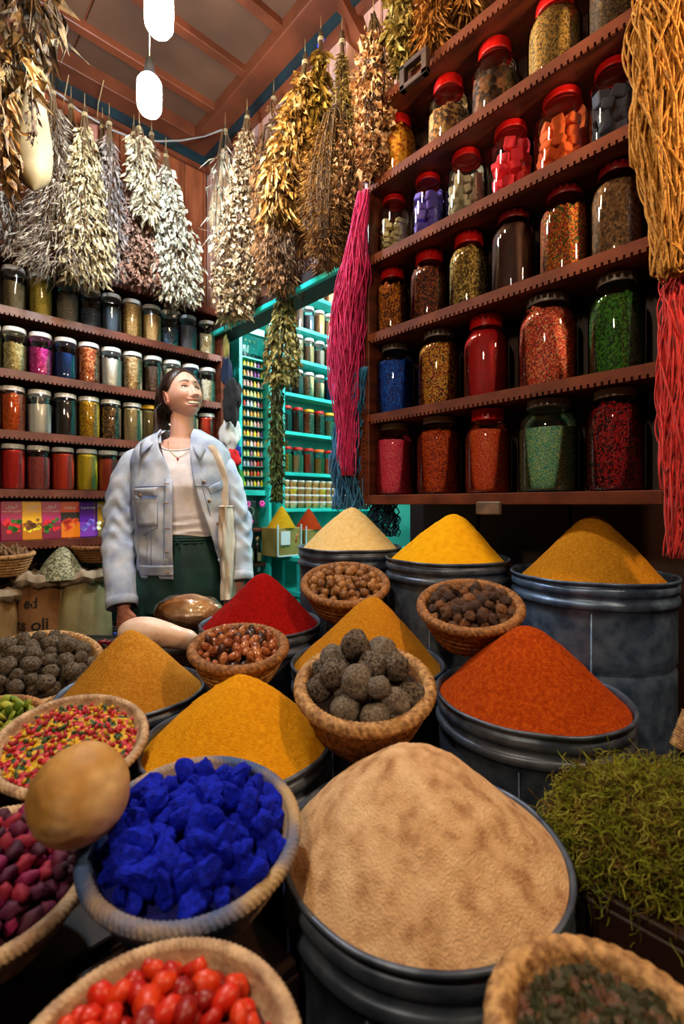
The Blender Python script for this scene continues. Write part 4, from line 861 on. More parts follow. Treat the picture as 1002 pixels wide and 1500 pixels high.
for i, (k, c, r, pk, l1, l2, pm, kw, tm, mid) in enumerate(KT):
    tin(l1, c, r, tm, mid=mid); mound(l2, c, r, pk, pm, i * 3.1, **kw)
tag(MB().tube([W(433, 795, 1.63), W(436, 782, 1.63)], [.003, .0036], 6).build('wooden_stick', straw), 'short wooden stick poking from the back tin bucket', 'stick')

# ------------------------------------------------------------------ coiled straw baskets
def basket(label, rim, r, depth, tilt, m_body, m_rim, coils=6, strands=46, rimr=.0105, foot=.5, name='straw_basket', fill=None, dome=.02, fdrop=.016, flare=1.0, azim=None):
    rc = Vector(rim); dv = -(rc - Vector((0, 0, ZC))); dv.z = 0; dv.normalize()
    if azim is not None: dv = Vector((math.cos(azim), math.sin(azim), 0))
    tl = math.radians(tilt); nrm = (Vector((0, 0, 1)) * math.cos(tl) + dv * math.sin(tl)).normalized()
    q = Vector((0, 0, 1)).rotation_difference(nrm); base = rc - nrm * depth
    t = thing(name, label, 'basket', base, q.to_euler()); R1 = r - rimr
    nu = strands * 5
    P = []; nv = coils * 6
    for i in range(nu):
        a = 6.283185 * i / nu; row = [(0, 0, .002)]
        for j in range(nv + 1):
            u = j / nv; rr = R1 * (foot + (1 - foot) * (u ** .62) * flare); z = depth * u
            ph = u * coils; b = abs(math.sin(math.pi * ph)) ** .7
            st = .5 + .5 * math.sin(strands * 2.2 * a + int(ph) * 2.1 + 1.2 * math.sin(math.pi * ph))
            rr += rimr * (.50 * b + .22 * st * b); row.append((rr * math.cos(a), rr * math.sin(a), z))
        P.append(row)
    MB().grid(P, True).build('basket_body', m_body, t)
    P = []
    for i in range(96):
        a = 6.283185 * i / 96; row = []
        for j in range(14):
            u = 1 - j / 13; rr = (R1 * (foot + (1 - foot) * (u ** .62)) - rimr * .9); row.append((max(rr, 0) * math.cos(a), max(rr, 0) * math.sin(a), depth * u + .004))
        row.append((0, 0, .006)); P.append(row)
    MB().grid(P, True).build('basket_lining', m_body, t)
    P = []; nr = strands * 12
    for i in range(nr):
        a = 6.283185 * i / nr; row = []
        for j in range(17):
            ph = 6.283185 * j / 16; w_ = abs(math.sin((round(strands * 1.4) * a + ph * 4) / 2)) ** .5
            rho = rimr * (.78 + .26 * w_); rr = R1 + rho * math.cos(ph); row.append((rr * math.cos(a), rr * math.sin(a), depth + rho * .95 * math.sin(ph)))
        P.append(row)
    MB().grid(P, True).build('basket_rim', m_rim, t)
    if fill:
        P = []
        for i in range(40):
            a = 6.283185 * i / 40; P.append([(R1 * .93 * j / 10 * math.cos(a), R1 * .93 * j / 10 * math.sin(a), depth - fdrop + dome * (1 - (j / 10) ** 2)) for j in range(11)])
        tag(MB().grid(P, True).build('filling', fill, t), kind='stuff')
    t['_r'] = R1; bpy.context.view_layer.update(); return t, Matrix.Translation(base) @ q.to_matrix().to_4x4(), R1, depth
def lump(seed, sub=2, amp=.25, fr=1.3, amp2=.0, fr2=5, sc=(1, 1, 1), facet=0):
    b = bmesh.new(); bmesh.ops.create_icosphere(b, subdivisions=sub, radius=1)
    if facet:
        R = random.Random(seed); pl_ = [(Vector((R.gauss(0, 1), R.gauss(0, 1), R.gauss(0, 1))).normalized(), R.uniform(.55, .85)) for _ in range(facet)]
        for v in b.verts:
            for n_, dd in pl_:
                k = v.co.dot(n_)
                if k > dd: v.co -= n_ * (k - dd)
    for v in b.verts:
        k = v.co.normalized(); g = 1 + amp * noise.noise(k * fr + Vector((seed * 7.3, 0, 0))) + amp2 * noise.noise(k * fr2 + Vector((0, seed * 3.1, 0)))
        v.co = Vector((v.co.x * sc[0], v.co.y * sc[1], v.co.z * sc[2])) * g
    me = bpy.data.meshes.new('lump'); b.to_mesh(me); b.free(); return me
def lumps(n, m, smooth=True, **k):
    out = []
    for i in range(n):
        me = lump(i + 1, **k)
        for q in (m if isinstance(m, list) else [m]): 
            e = me.copy(); e.materials.append(q)
            if smooth: e.polygons.foreach_set('use_smooth', [True] * len(e.polygons))
            out.append(e)
    return out
def pile(B, meshes, size, n, name, label, cat, group, seed, dome=.02, low=.004, layers=(1, .55), upright=False, vary=.25, rin=None, gap=.86):
    t, M, R1, dep = B; R = random.Random(seed); rin = rin or (R1 - .004); cnt = 0; out = []
    for li, fr in enumerate(layers):
        pts = []; tries = 0
        while len(pts) < n * fr and tries < 6000:
            tries += 1; a = R.uniform(0, 6.283); q = math.sqrt(R.random()) * (rin - size * (.9 + li * 1.0)); p = (q * math.cos(a), q * math.sin(a))
            if all((p[0] - o[0]) ** 2 + (p[1] - o[1]) ** 2 > (size * 2 * gap) ** 2 for o in pts): pts.append(p)
        for p in pts:
            q = math.hypot(*p) / rin; z = dep - low + dome * (1 - q * q) + li * size * 1.15 + R.uniform(-.25, .25) * size
            k = size * R.uniform(1 - vary, 1 + vary)
            o = link(name, R.choice(meshes), None); o.matrix_world = M @ Matrix.LocRotScale(Vector((p[0], p[1], z)), Euler((R.uniform(0, 6), R.uniform(0, 6), R.uniform(0, 6))) if not upright else Euler((R.uniform(-.4, .4), R.uniform(-.4, .4), R.uniform(0, 6))), Vector((k, k, k)))
            tag(o, label, cat, group); cnt += 1; out.append(o)
    return out
def two(n, a, b, sc=2.5, **k): return mat(n, s(*a), s(*b), sc, **k)
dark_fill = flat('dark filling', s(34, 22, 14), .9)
# nuts, far basket
nut = [two('nut a', (112, 68, 30), (176, 124, 68), 2, rough=.5, bump=.4), two('nut b', (140, 84, 40), (190, 140, 84), 2, rough=.5, bump=.4), two('nut c', (96, 54, 26), (150, 100, 56), 2, rough=.5, bump=.4)]
B = basket('round straw basket of light brown nuts behind the deep red cone', (.851, .891, .946), .115, .085, 19, straw_dk, straw_dk, fill=dark_fill)
pile(B, lumps(3, nut, sub=2, amp=.2), .0108, 90, 'nut', 'light brown round nut in the basket behind the deep red cone', 'nut', 'round nuts in the far basket', 11, dome=.012, low=.006, layers=(1, .4))
dk = [two('wrinkled nut a', (60, 34, 20), (120, 76, 40), 3, rough=.6, bump=.8), two('wrinkled nut b', (96, 56, 28), (160, 104, 54), 3, rough=.6, bump=.8), two('wrinkled nut c', (44, 26, 20), (84, 54, 40), 3, rough=.6, bump=.8)]
B = basket('round straw basket of dark wrinkled nuts above the paprika cone', (.88, .546, .938), .11, .085, 18.7, straw_dk, straw_dk, fill=dark_fill)
pile(B, lumps(4, dk, sub=3, amp=.35, amp2=.15, fr2=4), .0112, 80, 'nut', 'dark wrinkled nut in the basket above the paprika cone', 'nut', 'wrinkled nuts in the basket above the paprika', 12, dome=.012, low=.006, layers=(1, .4))
ar = [two('argan a', (110, 50, 26), (170, 96, 56), 1.5, rough=.28, coat=.3), two('argan b', (150, 84, 48), (200, 132, 86), 1.5, rough=.28, coat=.3), two('argan c', (44, 26, 22), (76, 44, 34), 1.5, rough=.35), two('argan d', (130, 62, 34), (180, 108, 66), 1.5, rough=.28, coat=.3)]
B = basket('straw basket of shiny argan nuts in front of the deep red cone', (.508, .839, .864), .10, .075, 11, straw, straw_dk, fill=dark_fill)
pile(B, lumps(2, ar, sub=2, amp=.12, sc=(1.35, .85, .85)), .0098, 85, 'argan_nut', 'shiny oval argan nut in the basket in front of the deep red cone', 'nut', 'argan nuts in the basket', 13, dome=.014, low=.006, layers=(1, .5))
tm_ = mat('grey stone nodule', s(46, 40, 38), s(140, 126, 114), 5, rough=.9, bump=1, bscale=16, detail=8, spec=.15)
tm2 = mat('lighter stone nodule', s(92, 84, 78), s(158, 146, 134), 7, rough=.9, bump=1, bscale=16, detail=8, spec=.15)
B = basket('deep straw basket of grey nodules in the centre of the stall', (.561, .542, .857), .115, .098, 15.7, straw_dk, straw, coils=6, strands=52, rimr=.0115, fill=dark_fill)
tl_ = lumps(5, [tm_, tm2], sub=4, amp=.2, amp2=.09, fr=1.2, fr2=5)
pile(B, tl_, .0225, 16, 'stone_nodule', 'rough grey nodule in the central basket', 'stone', 'grey nodules in the central basket', 14, dome=.016, low=.006, layers=(1, .65), vary=.2, gap=.8)
o = link('stone_nodule', tl_[0], None, W(521, 944, .785), (1, 2, 0), (.0235,) * 3); tag(o, 'topmost grey nodule balanced on the pile in the central basket', 'stone')
# blue pigment
bm_ = mat('blue pigment rock', s(2, 14, 150), s(6, 34, 205), 3, rough=.85, bump=.5, bscale=8, spec=.2)
B = basket('large straw basket of deep blue pigment lumps, its inside stained blue', (.241, .488, .797), .115, .085, 9, straw_blue, straw_blue, strands=84, rimr=.0076, fill=mat('blue dust', s(1, 8, 90), s(2, 16, 120), 20, rough=.95))
bl_ = lumps(8, bm_, smooth=False, sub=3, amp=.3, amp2=.08, fr2=4, facet=9, sc=(1.15, .95, .75))
pile(B, bl_, .0150, 120, 'pigment_lump', 'deep blue pigment lump in the blue-stained basket', 'pigment', 'blue pigment lumps', 15, dome=.008, low=.006, layers=(1, .6), vary=.45, gap=.58)
# petals
pcs = [flat('petal %d' % i, s(*c), .6) for i, c in enumerate(((176, 24, 44), (206, 60, 70), (214, 170, 24), (190, 150, 30), (60, 84, 50), (150, 20, 36), (206, 70, 90)))]
B = basket('shallow pale straw basket of red and yellow mixed petals at the left edge', (.196, .787, .802), .105, .06, 15, straw_pale, straw_pale, strands=60, rimr=.0068, fdrop=.008, fill=grain('petal bed', [s(176, 24, 44), s(206, 70, 80), s(214, 170, 24), s(60, 84, 50), s(190, 150, 30)], 130, dist=.004), dome=.012)
pile(B, lumps(1, pcs, sub=1, amp=.3, sc=(1.3, .8, .6)), .0040, 300, 'petal_bud', 'tiny red, yellow or green bud in the mixed basket at the left', 'bud', 'mixed buds in the pale basket', 16, dome=.012, low=.006, layers=(1,), gap=.60)
# grey truffle-like stones, far left
B = basket('big braided basket of dark lumpy stones at the far left', (.263, 1.365, .753), .15, .1, 19.6, straw, straw, strands=60, fill=dark_fill)
pile(B, lumps(4, mat('lava lump', s(30, 24, 20), s(128, 110, 88), 5, rough=.95, bump=1, bscale=14, detail=8), sub=3, amp=.2, amp2=.2, fr2=5), .0185, 44, 'lava_lump', 'dark lumpy stone in the far left basket', 'stone', 'dark stones in the far left basket', 17, dome=.02, low=.012, layers=(1, .7), vary=.25)
# rose buds bottom left
rb_m = [flat('rose %d' % i, s(*c), .7) for i, c in enumerate(((96, 8, 56), (134, 12, 80), (66, 8, 44), (150, 26, 56), (84, 20, 64)))]
B = basket('straw basket of dried magenta rosebuds in the lower left corner', (.074, .618, .758), .105, .07, 8, straw_pale, straw_pale, strands=90, rimr=.008, fill=flat('rose bed', s(50, 6, 30), .9))
pile(B, lumps(3, rb_m, sub=2, amp=.4, amp2=.3, fr2=4, sc=(.85, .85, 1.2)), .0088, 120, 'rosebud', 'dried magenta rosebud in the lower left basket', 'rosebud', 'dried rosebuds', 18, dome=.03, low=.006, layers=(1, .7), gap=.75)
# red fruit bottom
rf = [flat('red fruit %d' % i, s(*c), .4) for i, c in enumerate(((176, 20, 4), (204, 36, 8), (140, 12, 4), (210, 56, 14)))]
B = basket('straw basket of bright red dried fruits at the bottom left', (.117, .302, .787), .10, .07, 0, straw_pale, straw_pale, strands=90, rimr=.0065, fill=flat('red bed', s(90, 8, 4), .8), fdrop=.012, dome=.01)
pile(B, lumps(3, rf, sub=2, amp=.3, sc=(.9, .9, 1.15)), .0085, 130, 'red_fruit', 'bright red dried fruit in the bottom basket', 'fruit', 'red dried fruits', 19, dome=.012, low=.006, layers=(1, .5), gap=.74, rin=.086)
# bottom right basket
B = basket('thick braided basket of dark dried herbs in the lower right corner', (.362, .112, .774), .086, .06, 0, straw, straw, strands=30, rimr=.011, fill=dark_fill)
m = MB(); R = random.Random(4)
for q in range(1500):
    a = R.uniform(0, 6.28); k = .062 * math.sqrt(R.random()); p = Vector((.362 + k * math.cos(a), .112 + k * math.sin(a), .764 + R.uniform(0, .012) + .014 * (1 - k / .062))); v = Vector((R.gauss(0, 1), R.gauss(0, 1), R.gauss(0, .8))).normalized() * .007; u_ = v.orthogonal().normalized() * .003
    m.add([p - v, p + u_, p + v, p - u_], [(0, 1, 2, 3)])
tag(m.build('dried_leaves', mat('leaf mixdark', s(60, 50, 26), s(120, 84, 70), 60, mid=(.4, .6), c3=s(50, 60, 28)), smooth=False), 'dark dried leaves and buds in the lower right basket', 'herb', kind='stuff')
# green leaves, far left
B = basket('small basket of yellow-green leaves at the left edge', W(-6, 1062, .86), .085, .05, 14, straw_dk, straw_dk, rimr=.009, fill=dark_fill)
pile(B, lumps(2, [flat('green leaf a', s(130, 140, 30), .7), flat('green leaf b', s(90, 120, 24), .7), flat('green leaf c', s(160, 160, 50), .7)], sub=2, amp=.5, amp2=.3, sc=(1.2, .9, .4)), .009, 60, 'green_leaf', 'curled yellow-green leaf in the small basket at the left edge', 'leaf', 'yellow-green leaves', 20, dome=.02, layers=(1, .6))
B = basket('basket of yellow flowers behind the dark stones at the left edge', W(-8, 985, 1.55), .11, .06, 8, straw_dk, straw_dk, fill=dark_fill)
pile(B, lumps(2, flat('yellow flower', s(226, 166, 10), .7), sub=2, amp=.5, amp2=.3), .01, 60, 'yellow_flower', 'dried yellow flower in the basket behind the dark stones', 'flower', 'dried yellow flowers', 21, dome=.03, layers=(1, .6))

# round gourd in front
c = W(117, 1162, .485); t = thing('round_gourd', 'round yellow-brown gourd resting between the petal and the blue baskets', 'gourd', c - Vector((0, 0, .05)))
gm2 = mat('dried gourd skin', s(150, 104, 50), s(222, 188, 136), 11, rough=.6, bump=.35, bscale=60, c3=s(186, 138, 66))
me = lump(3, sub=5, amp=.025, amp2=.02, fr2=4, sc=(.047, .047, .0465)); me.materials.append(gm2); me.polygons.foreach_set('use_smooth', [True] * len(me.polygons))
link('gourd_body', me, t, (0, 0, .05))
# long gourd and honeycomb-amber bag behind the ochre cone
dd = 1.3; k_ = dd / FPX
gourd('long pinkish white gourd lying in front of the woman', [W(x, y, dd + e) for x, y, e in ((292, 938, .03), (280, 938, .02), (262, 935, .01), (240, 930, 0), (215, 926, 0), (195, 927, 0), (180, 930, 0), (174, 932, 0))], [k_ * r for r in (5, 14, 16, 19, 22, 21, 14, 1)], mat('pink white gourd', s(150, 90, 60), s(240, 210, 190), 14, rough=.4, bump=.3, c3=s(226, 186, 160), mid=(.3, .6)), name='long_gourd')
c = W(278, 896, 1.5); t = thing('amber_bag', 'crinkled clear plastic bag of amber honey lump behind the long gourd', 'bag', c - Vector((0, 0, .05)))
me = lump(9, sub=5, amp=.14, amp2=.05, fr2=6, sc=(.1, .062, .05)); me.materials.append(mat('amber lump', s(176, 96, 14), s(240, 206, 160), 12, rough=.25, bump=.6, coat=.6)); me.polygons.foreach_set('use_smooth', [True] * len(me.polygons))
link('amber_lump', me, t, (0, 0, .05), (0, .05, math.radians(-43)))
b = bmesh.new(); bmesh.ops.create_icosphere(b, subdivisions=5, radius=1)
for v in b.verts:
    kk = v.co.normalized(); g = 1.05 + .05 * noise.noise(kk * 3) + .035 * abs(noise.noise(kk * 9)) + .02 * noise.noise(kk * 20); v.co = Vector((kk.x * .103, kk.y * .065, kk.z * .052)) * g
me = bpy.data.meshes.new('film'); b.to_mesh(me); b.free(); me.materials.append(glass_mat('clear film', (.97, .96, .94, 1), .12, 1.7)); me.polygons.foreach_set('use_smooth', [True] * len(me.polygons))
link('plastic_film', me, t, (0, 0, .05), (0, .05, math.radians(-43)))
# crates that carry the baskets and gourds
def crate(label, x0, x1, y0, y1, z0, z1):
    t = thing('wooden_crate', label, 'crate', ((x0 + x1) / 2, (y0 + y1) / 2, z0)); wx, wy, h = (x1 - x0) / 2, (y1 - y0) / 2, z1 - z0
    n = max(1, int(h / .07)); hh = h / n
    for k in range(n):
        for sy in (-1, 1):
            MB().bbox(-wx, wx, min(sy * wy, sy * (wy - .012)), max(sy * wy, sy * (wy - .012)), k * hh + .004, (k + 1) * hh, .002).build('slat', wood_dk, t, smooth=False)
            MB().bbox(min(sy * wx, sy * (wx - .012)), max(sy * wx, sy * (wx - .012)), -wy + .013, wy - .013, k * hh + .004, (k + 1) * hh, .002).build('slat', wood_dk, t, smooth=False)
    MB().bbox(-wx + .002, wx - .002, -wy + .002, wy - .002, h + .0, h + .012, .002).build('lid_board', wood_dk, t, smooth=False)
crate('dark crate under the blue pigment basket', .13, .30, .38, .52, PZ, .68)
crate('dark crate under the rosebud and petal baskets', .0, .20, .56, .84, PZ, .66)
crate('dark crate under the red fruit basket', .03, .2, .20, .37, PZ, .70)
crate('dark crate under the moss in the lower right', .58, .74, .08, .21, PZ, .70)
crate('dark crate under the lower right basket', .30, .43, .06, .165, PZ, .70)
crate('dark crate behind the cones under the long gourd', .44, .82, 1.25, 1.52, PZ, .735)
crate('dark crate under the far left basket of stones', .12, .40, 1.24, 1.5, PZ, .63)
# moss
R = random.Random(8); mc = W(945, 1215, .60); m = MB(); t = thing('moss_heap', 'heap of tangled green-brown dried moss at the right edge', 'moss', mc - Vector((0, 0, .07)))
def curl(p, R, l, th, m):
    d = Vector((R.gauss(0, 1), R.gauss(0, 1), R.gauss(0, .6))).normalized(); pts = [p.copy()]; ax = Vector((R.gauss(0, 1), R.gauss(0, 1), R.gauss(0, 1))).normalized(); w_ = R.uniform(.3, 1.3)
    for i in range(6):
        d = Matrix.Rotation(w_, 3, ax) @ d; d = (d + Vector((R.uniform(-.3, .3), R.uniform(-.3, .3), R.uniform(-.3, .2)))).normalized(); p = p + d * l / 6; pts.append(p)
    m.tube(pts, th, 3, caps=False)
ms = [MB(), MB(), MB()]
for k in range(15000):
    u = R.random()
    if u < .8:
        v = Vector((R.gauss(0, 1), R.gauss(0, 1), R.gauss(0, 1))).normalized(); g = R.uniform(.72, 1.03) * (1 + .18 * noise.noise(v * 2.3)); p = RGT * v.x * .108 * g + FWD * v.y * .10 * g + Vector((0, 0, v.z * .075 * g + .06))
        if v.x > .3: p.z += .02 * v.x
    else:
        w_ = R.random(); p = RGT * (.045 + R.gauss(0, .022) + .02 * w_) + FWD * (-.07 + R.gauss(0, .02)) + Vector((0, 0, .03 - .115 * w_))
    curl(p, R, R.uniform(.018, .045), R.uniform(.00032, .0007), ms[k % 3])
for q, (c1, c2) in enumerate((((104, 114, 26), (150, 152, 50)), ((70, 56, 24), (110, 84, 40)), ((120, 126, 36), (166, 160, 70)))):
    tag(ms[q].build('moss_strands', mat('moss %d' % q, s(*c1), s(*c2), 30, rough=.9, spec=.1), t), kind='stuff')
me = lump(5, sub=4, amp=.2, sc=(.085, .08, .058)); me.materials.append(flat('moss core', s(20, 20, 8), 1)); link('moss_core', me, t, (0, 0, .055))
# small rolled wicker at the right edge
c = W(992, 1078, .78); t = thing('wicker_roll', 'small golden wound straw roll at the right edge above the moss', 'straw roll', c)
pts = [Vector((0, 0, -.02)) + (RGT * .6 + Vector((0, 0, 1))).normalized() * (.06 * k / 40) + RGT * 0 for k in range(41)]
MB().tube(pts, [.011 + .0022 * abs(math.sin(k * 1.1)) + .0002 * k for k in range(41)], 12).build('straw_winding', straw, t)
# tray behind the stones, dried chillies
c = W(112, 938, 1.60); t = thing('glass_tray', 'flat glass-topped metal tray behind the dark stones', 'tray', c - Vector((0, 0, .012)), (0, 0, math.radians(-43)))
for a in ((-.14, .14, -.06, -.054), (-.14, .14, .054, .06), (-.14, -.134, -.054, .054), (.134, .14, -.054, .054)): MB().bbox(*a, 0, .014, .001).build('frame_bar', flat('tray steel', s(120, 126, 124), .35, .8), t, smooth=False)
MB().box(-.134, .134, -.054, .054, .004, .007).build('tray_glass', flat('tray pane', s(40, 46, 44), .15), t, smooth=False)
for x in (-.05, .1): MB().lathe([(0, .014), (.006, .014), (.006, .022), (0, .024)], 10, M=Matrix.Translation((x, .057, 0))).build('blue_knob', flat('blue knob', s(20, 60, 170)), t)
crate('dark crate under the glass tray', .27, .47, 1.56, 1.78, 0, .66)
R = random.Random(31)
chm = lumps(2, flat('chilli', s(120, 14, 12), .35), sub=2, amp=.2, sc=(2.4, .7, .7))
for k in range(26):
    p = W(R.uniform(150, 176), R.uniform(938, 958), R.uniform(1.36, 1.44)); o = link('dried_chilli', chm[k % 2], None, p, (R.uniform(-.4, .4), R.uniform(-.4, .4), R.uniform(0, 6)), (.0065,) * 3)
    tag(o, 'small dried red chilli beside the ochre cone', 'chilli', 'dried chillies by the ochre cone')
basket('low straw tray under the dried chillies', W(163, 968, 1.40), .06, .02, 0, straw_dk, straw_dk, coils=2, rimr=.006, fill=dark_fill, name='straw_tray')

# ------------------------------------------------------------------ sacks and baskets under the left shelf
jute = mat('jute', s(112, 84, 48), s(156, 124, 78), 8, rough=.9, bump=.6, bscale=240)
jute2 = mat('brown jute', s(104, 66, 34), s(140, 96, 54), 8, rough=.9, bump=.6, bscale=240)
jute3 = mat('plastic sack', s(118, 104, 66), s(156, 142, 98), 8, rough=.7, bump=.4, bscale=160)
ink = flat('black ink', s(26, 20, 16), .9)
def sack(label, c, rx, ry, h, m, seed, words=()):
    t = thing('jute_sack', label, 'sack', (c[0], c[1], 0)); P = []; n = 64
    for i in range(n):
        a = 6.283 * i / n; row = [(0, 0, .01)]
        for j in range(26):
            u = j / 25; k = (1 - .16 * (2 * u - 1) ** 4) * (.93 + .1 * math.sin(math.pi * u)); v = Vector((math.cos(a), math.sin(a), u * 2.4))
            k += .07 * noise.noise(v * 1.6 + Vector((seed, 0, 0))) + .025 * noise.noise(v * 5) + (.05 * math.sin(9 * a + seed) * max(0, u - .82) / .18)
            row.append((rx * k * math.cos(a), ry * k * math.sin(a), u * h))
        P.append(row)
    MB().grid(P, True).build('sack_body', m, t)
    P = []
    for i in range(n):                                   # rolled collar
        a = 6.283 * i / n; row = []
        for j in range(9):
            ph = 6.283 * j / 8; rr = .028 * (1 + .35 * noise.noise(Vector((math.cos(a) * 3, math.sin(a) * 3, seed)))); tw = 1 + .2 * math.sin(14 * a + ph * 2)
            row.append(((rx * .86 + rr * tw * math.cos(ph)) * math.cos(a), (ry * .86 + rr * tw * math.cos(ph)) * math.sin(a), h + .005 + .02 * noise.noise(Vector((math.cos(a) * 2, math.sin(a) * 2, seed + 3))) + rr * tw * math.sin(ph)))
        P.append(row)
    MB().grid(P, True).build('rolled_collar', mat('sack collar', s(140, 122, 100), s(180, 164, 140), 10, rough=.9, bump=.5), t)
    for body, size, ang, z in words:                     # lettering bent round the sack
        cu = bpy.data.curves.new('lettering', 'FONT'); cu.body = body; cu.size = size; cu.align_x = 'CENTER'; cu.offset = .0012; cu.extrude = .0005
        o = bpy.data.objects.new('tmp', cu); SC.collection.objects.link(o); dg = bpy.context.evaluated_depsgraph_get()
        me = bpy.data.meshes.new_from_object(o.evaluated_get(dg)); bpy.data.objects.remove(o); me.materials.clear(); me.materials.append(ink)
        for v in me.vertices:
            a = math.radians(ang) + v.co.x / rx; zz = z + v.co.y; u = zz / h; k = (1 - .16 * (2 * u - 1) ** 4) * (.93 + .1 * math.sin(math.pi * u)); vv = Vector((math.cos(a), math.sin(a), u * 2.4))
            k += .07 * noise.noise(vv * 1.6 + Vector((seed, 0, 0))) + .025 * noise.noise(vv * 5); k += .022 + v.co.z
            v.co = (rx * k * math.cos(a), ry * k * math.sin(a), zz)
        link('lettering', me, t)
    return t
face = -132                                              # direction from the sacks to the camera, degrees
cs = W(60, 900, 2.04)
sack('brown jute sack with black lettering heaped with grey-green herb', (cs.x, cs.y), .090, .09, .83, jute2, 2, [('ed', .06, face + 4, .725), ('ts oli', .066, face + 8, .635), ('RAZIL', .06, face + 10, .545)])
cs2 = W(124, 900, 2.10)
t = sack('pale sack with a green printed stripe beside the brown lettered sack', (cs2.x, cs2.y + .03), .115, .11, .83, jute3, 5)
gsp = mat('green print', s(70, 110, 60), rough=.9)
mb = MB(); 
for st_ in range(3):
    P = []
    for i in range(14):
        zz = .35 + .4 * i / 13; u = zz / .83; row = []
        for e in (0, 1):
            a = math.radians(face + 5 + 26 * math.sin(i / 13 * 2.2) + st_ * 9 + e * 6); k = (1 - .16 * (2 * u - 1) ** 4) * (.93 + .1 * math.sin(math.pi * u)); vv = Vector((math.cos(a), math.sin(a), u * 2.4))
            k += .07 * noise.noise(vv * 1.6 + Vector((5, 0, 0))) + .025 * noise.noise(vv * 5) + .018; row.append((.090 * k * math.cos(a), .09 * k * math.sin(a), zz))
        P.append(row)
    mb.grid(P)
mb.build('printed_stripe', gsp, t)
cs3 = W(-12, 900, 1.96)
sack('jute sack with black letters cut by the left edge', (cs3.x, cs3.y), .105, .1, .78, jute, 8, [('in', .07, face + 20, .60), ('a', .06, face + 30, .69), ('(', .06, face + 28, .47)])
hm = cone_mesh(.10, .13, n=72, m=30, seed=3, rough=.015, sharp=.3).build('herb_mound', grain('grey green herb', [s(112, 112, 84), s(150, 150, 116), s(84, 84, 60), s(176, 172, 140)], 170, dist=.003, bump=1), loc=((cs.x + cs2.x) / 2 - .01, (cs.y + cs2.y) / 2 - .01, .835))
tag(hm, 'heap of grey-green dried herb on top of the brown sack', 'herb', kind='stuff')
B = basket('braided straw basket of brown roots standing on the sacks at the left edge', W(8, 812, 1.95), .105, .085, 4, straw, straw, coils=7, fill=dark_fill, foot=.55)
pile(B, lumps(3, two('root a', (84, 60, 36), (130, 96, 60), 2, rough=.8), sub=2, amp=.4, sc=(2.2, .7, .7)), .011, 34, 'root', 'short brown root in the basket on the sacks', 'root', 'brown roots in the left basket', 22, dome=.02, layers=(1, .7))
basket('shallow dark straw basket with a raised handle, behind the woman\'s sleeve', W(150, 800, 2.18), .13, .07, 0, straw_dk, straw_dk, coils=6, foot=.6)
c = W(102, 792, 2.14); tag(MB().tube([c + Vector((0, 0, -.035)), c + Vector((0, 0, -.01)), c + RGT * -.002 + Vector((0, 0, .04))], [.012, .012, .009], 8).build('wooden_peg', straw_dk), 'upright straw-wrapped handle of the shallow basket', 'handle')
crate('dark low counter behind the sacks', .50, .95, 2.42, 2.53, 0, .55)

# ------------------------------------------------------------------ the woman
WD = 2.0; root_p = W(262, 738, WD); root_p.z = 0
RZ = math.radians(-43.28)
wo = thing('person', 'smiling woman in a pale denim jacket and dark green trousers, looking up', 'person', root_p, (0, 0, RZ))
def L(px, py, dy=0.0):                                # pixel and depth offset -> the woman's own frame (x right, y away, z up)
    d = WD + dy; return Vector(((px - CX) / FPX * d - (262 - CX) / FPX * WD, dy, ZC - (py - HY) / FPX * d))
skin = bpy.data.materials.new('skin'); skin.use_nodes = True
_n = skin.node_tree.nodes; _l = skin.node_tree.links; _p = _n['Principled BSDF']
_a = _n.new('ShaderNodeVertexColor'); _a.layer_name = 'tint'; _l.new(_a.outputs[0], _p.inputs['Base Color'])
_p.inputs['Roughness'].default_value = .5; _p.inputs['Specular IOR Level'].default_value = .35; _p.inputs['Subsurface Weight'].default_value = .12; _p.inputs['Subsurface Scale'].default_value = .01; _p.inputs['Subsurface Radius'].default_value = (1, .35, .2)
# body, everything but the head, grown into one skin
bm_ = MB()
def limb(pts, rs, n=14):
    bm_.tube(pts, rs, n)
    for p, r in zip(pts, rs): bm_.ell(p, (r, r, r), 12)
bm_.ell((.0, .0, 1.26), (.15, .095, .17), 24); bm_.ell((.015, 0, 1.08), (.125, .085, .16), 24); bm_.ell((.015, .01, .93), (.155, .105, .13), 24)
limb([Vector((-.13, .01, 1.315)), Vector((0, .015, 1.355)), Vector((.13, .01, 1.315))], [.045, .055, .045])
neck0, neck1 = Vector((.005, .02, 1.33)), Vector((.012, .012, 1.53)); limb([neck0, (neck0 + neck1) / 2, neck1], [.062, .050, .048])
for sx in (-1, 1):
    limb([Vector((.015 + sx * .085, .01, .9)), Vector((.015 + sx * .09, 0, .5)), Vector((.015 + sx * .09, .02, .1))], [.085, .058, .038])
    bm_.ell((.015 + sx * .095, -.06, .04), (.042, .11, .035), 14)
armL = [L(188, 680, .01), L(172, 775, .0), L(181, 888, -.12)]; armR = [L(326, 682, .01), L(347, 770, .02), L(350, 853, -.02)]
for arm in (armL, armR): limb([arm[0] + Vector((0, 0, -.03)), arm[1], arm[2]], [.036, .034, .025])
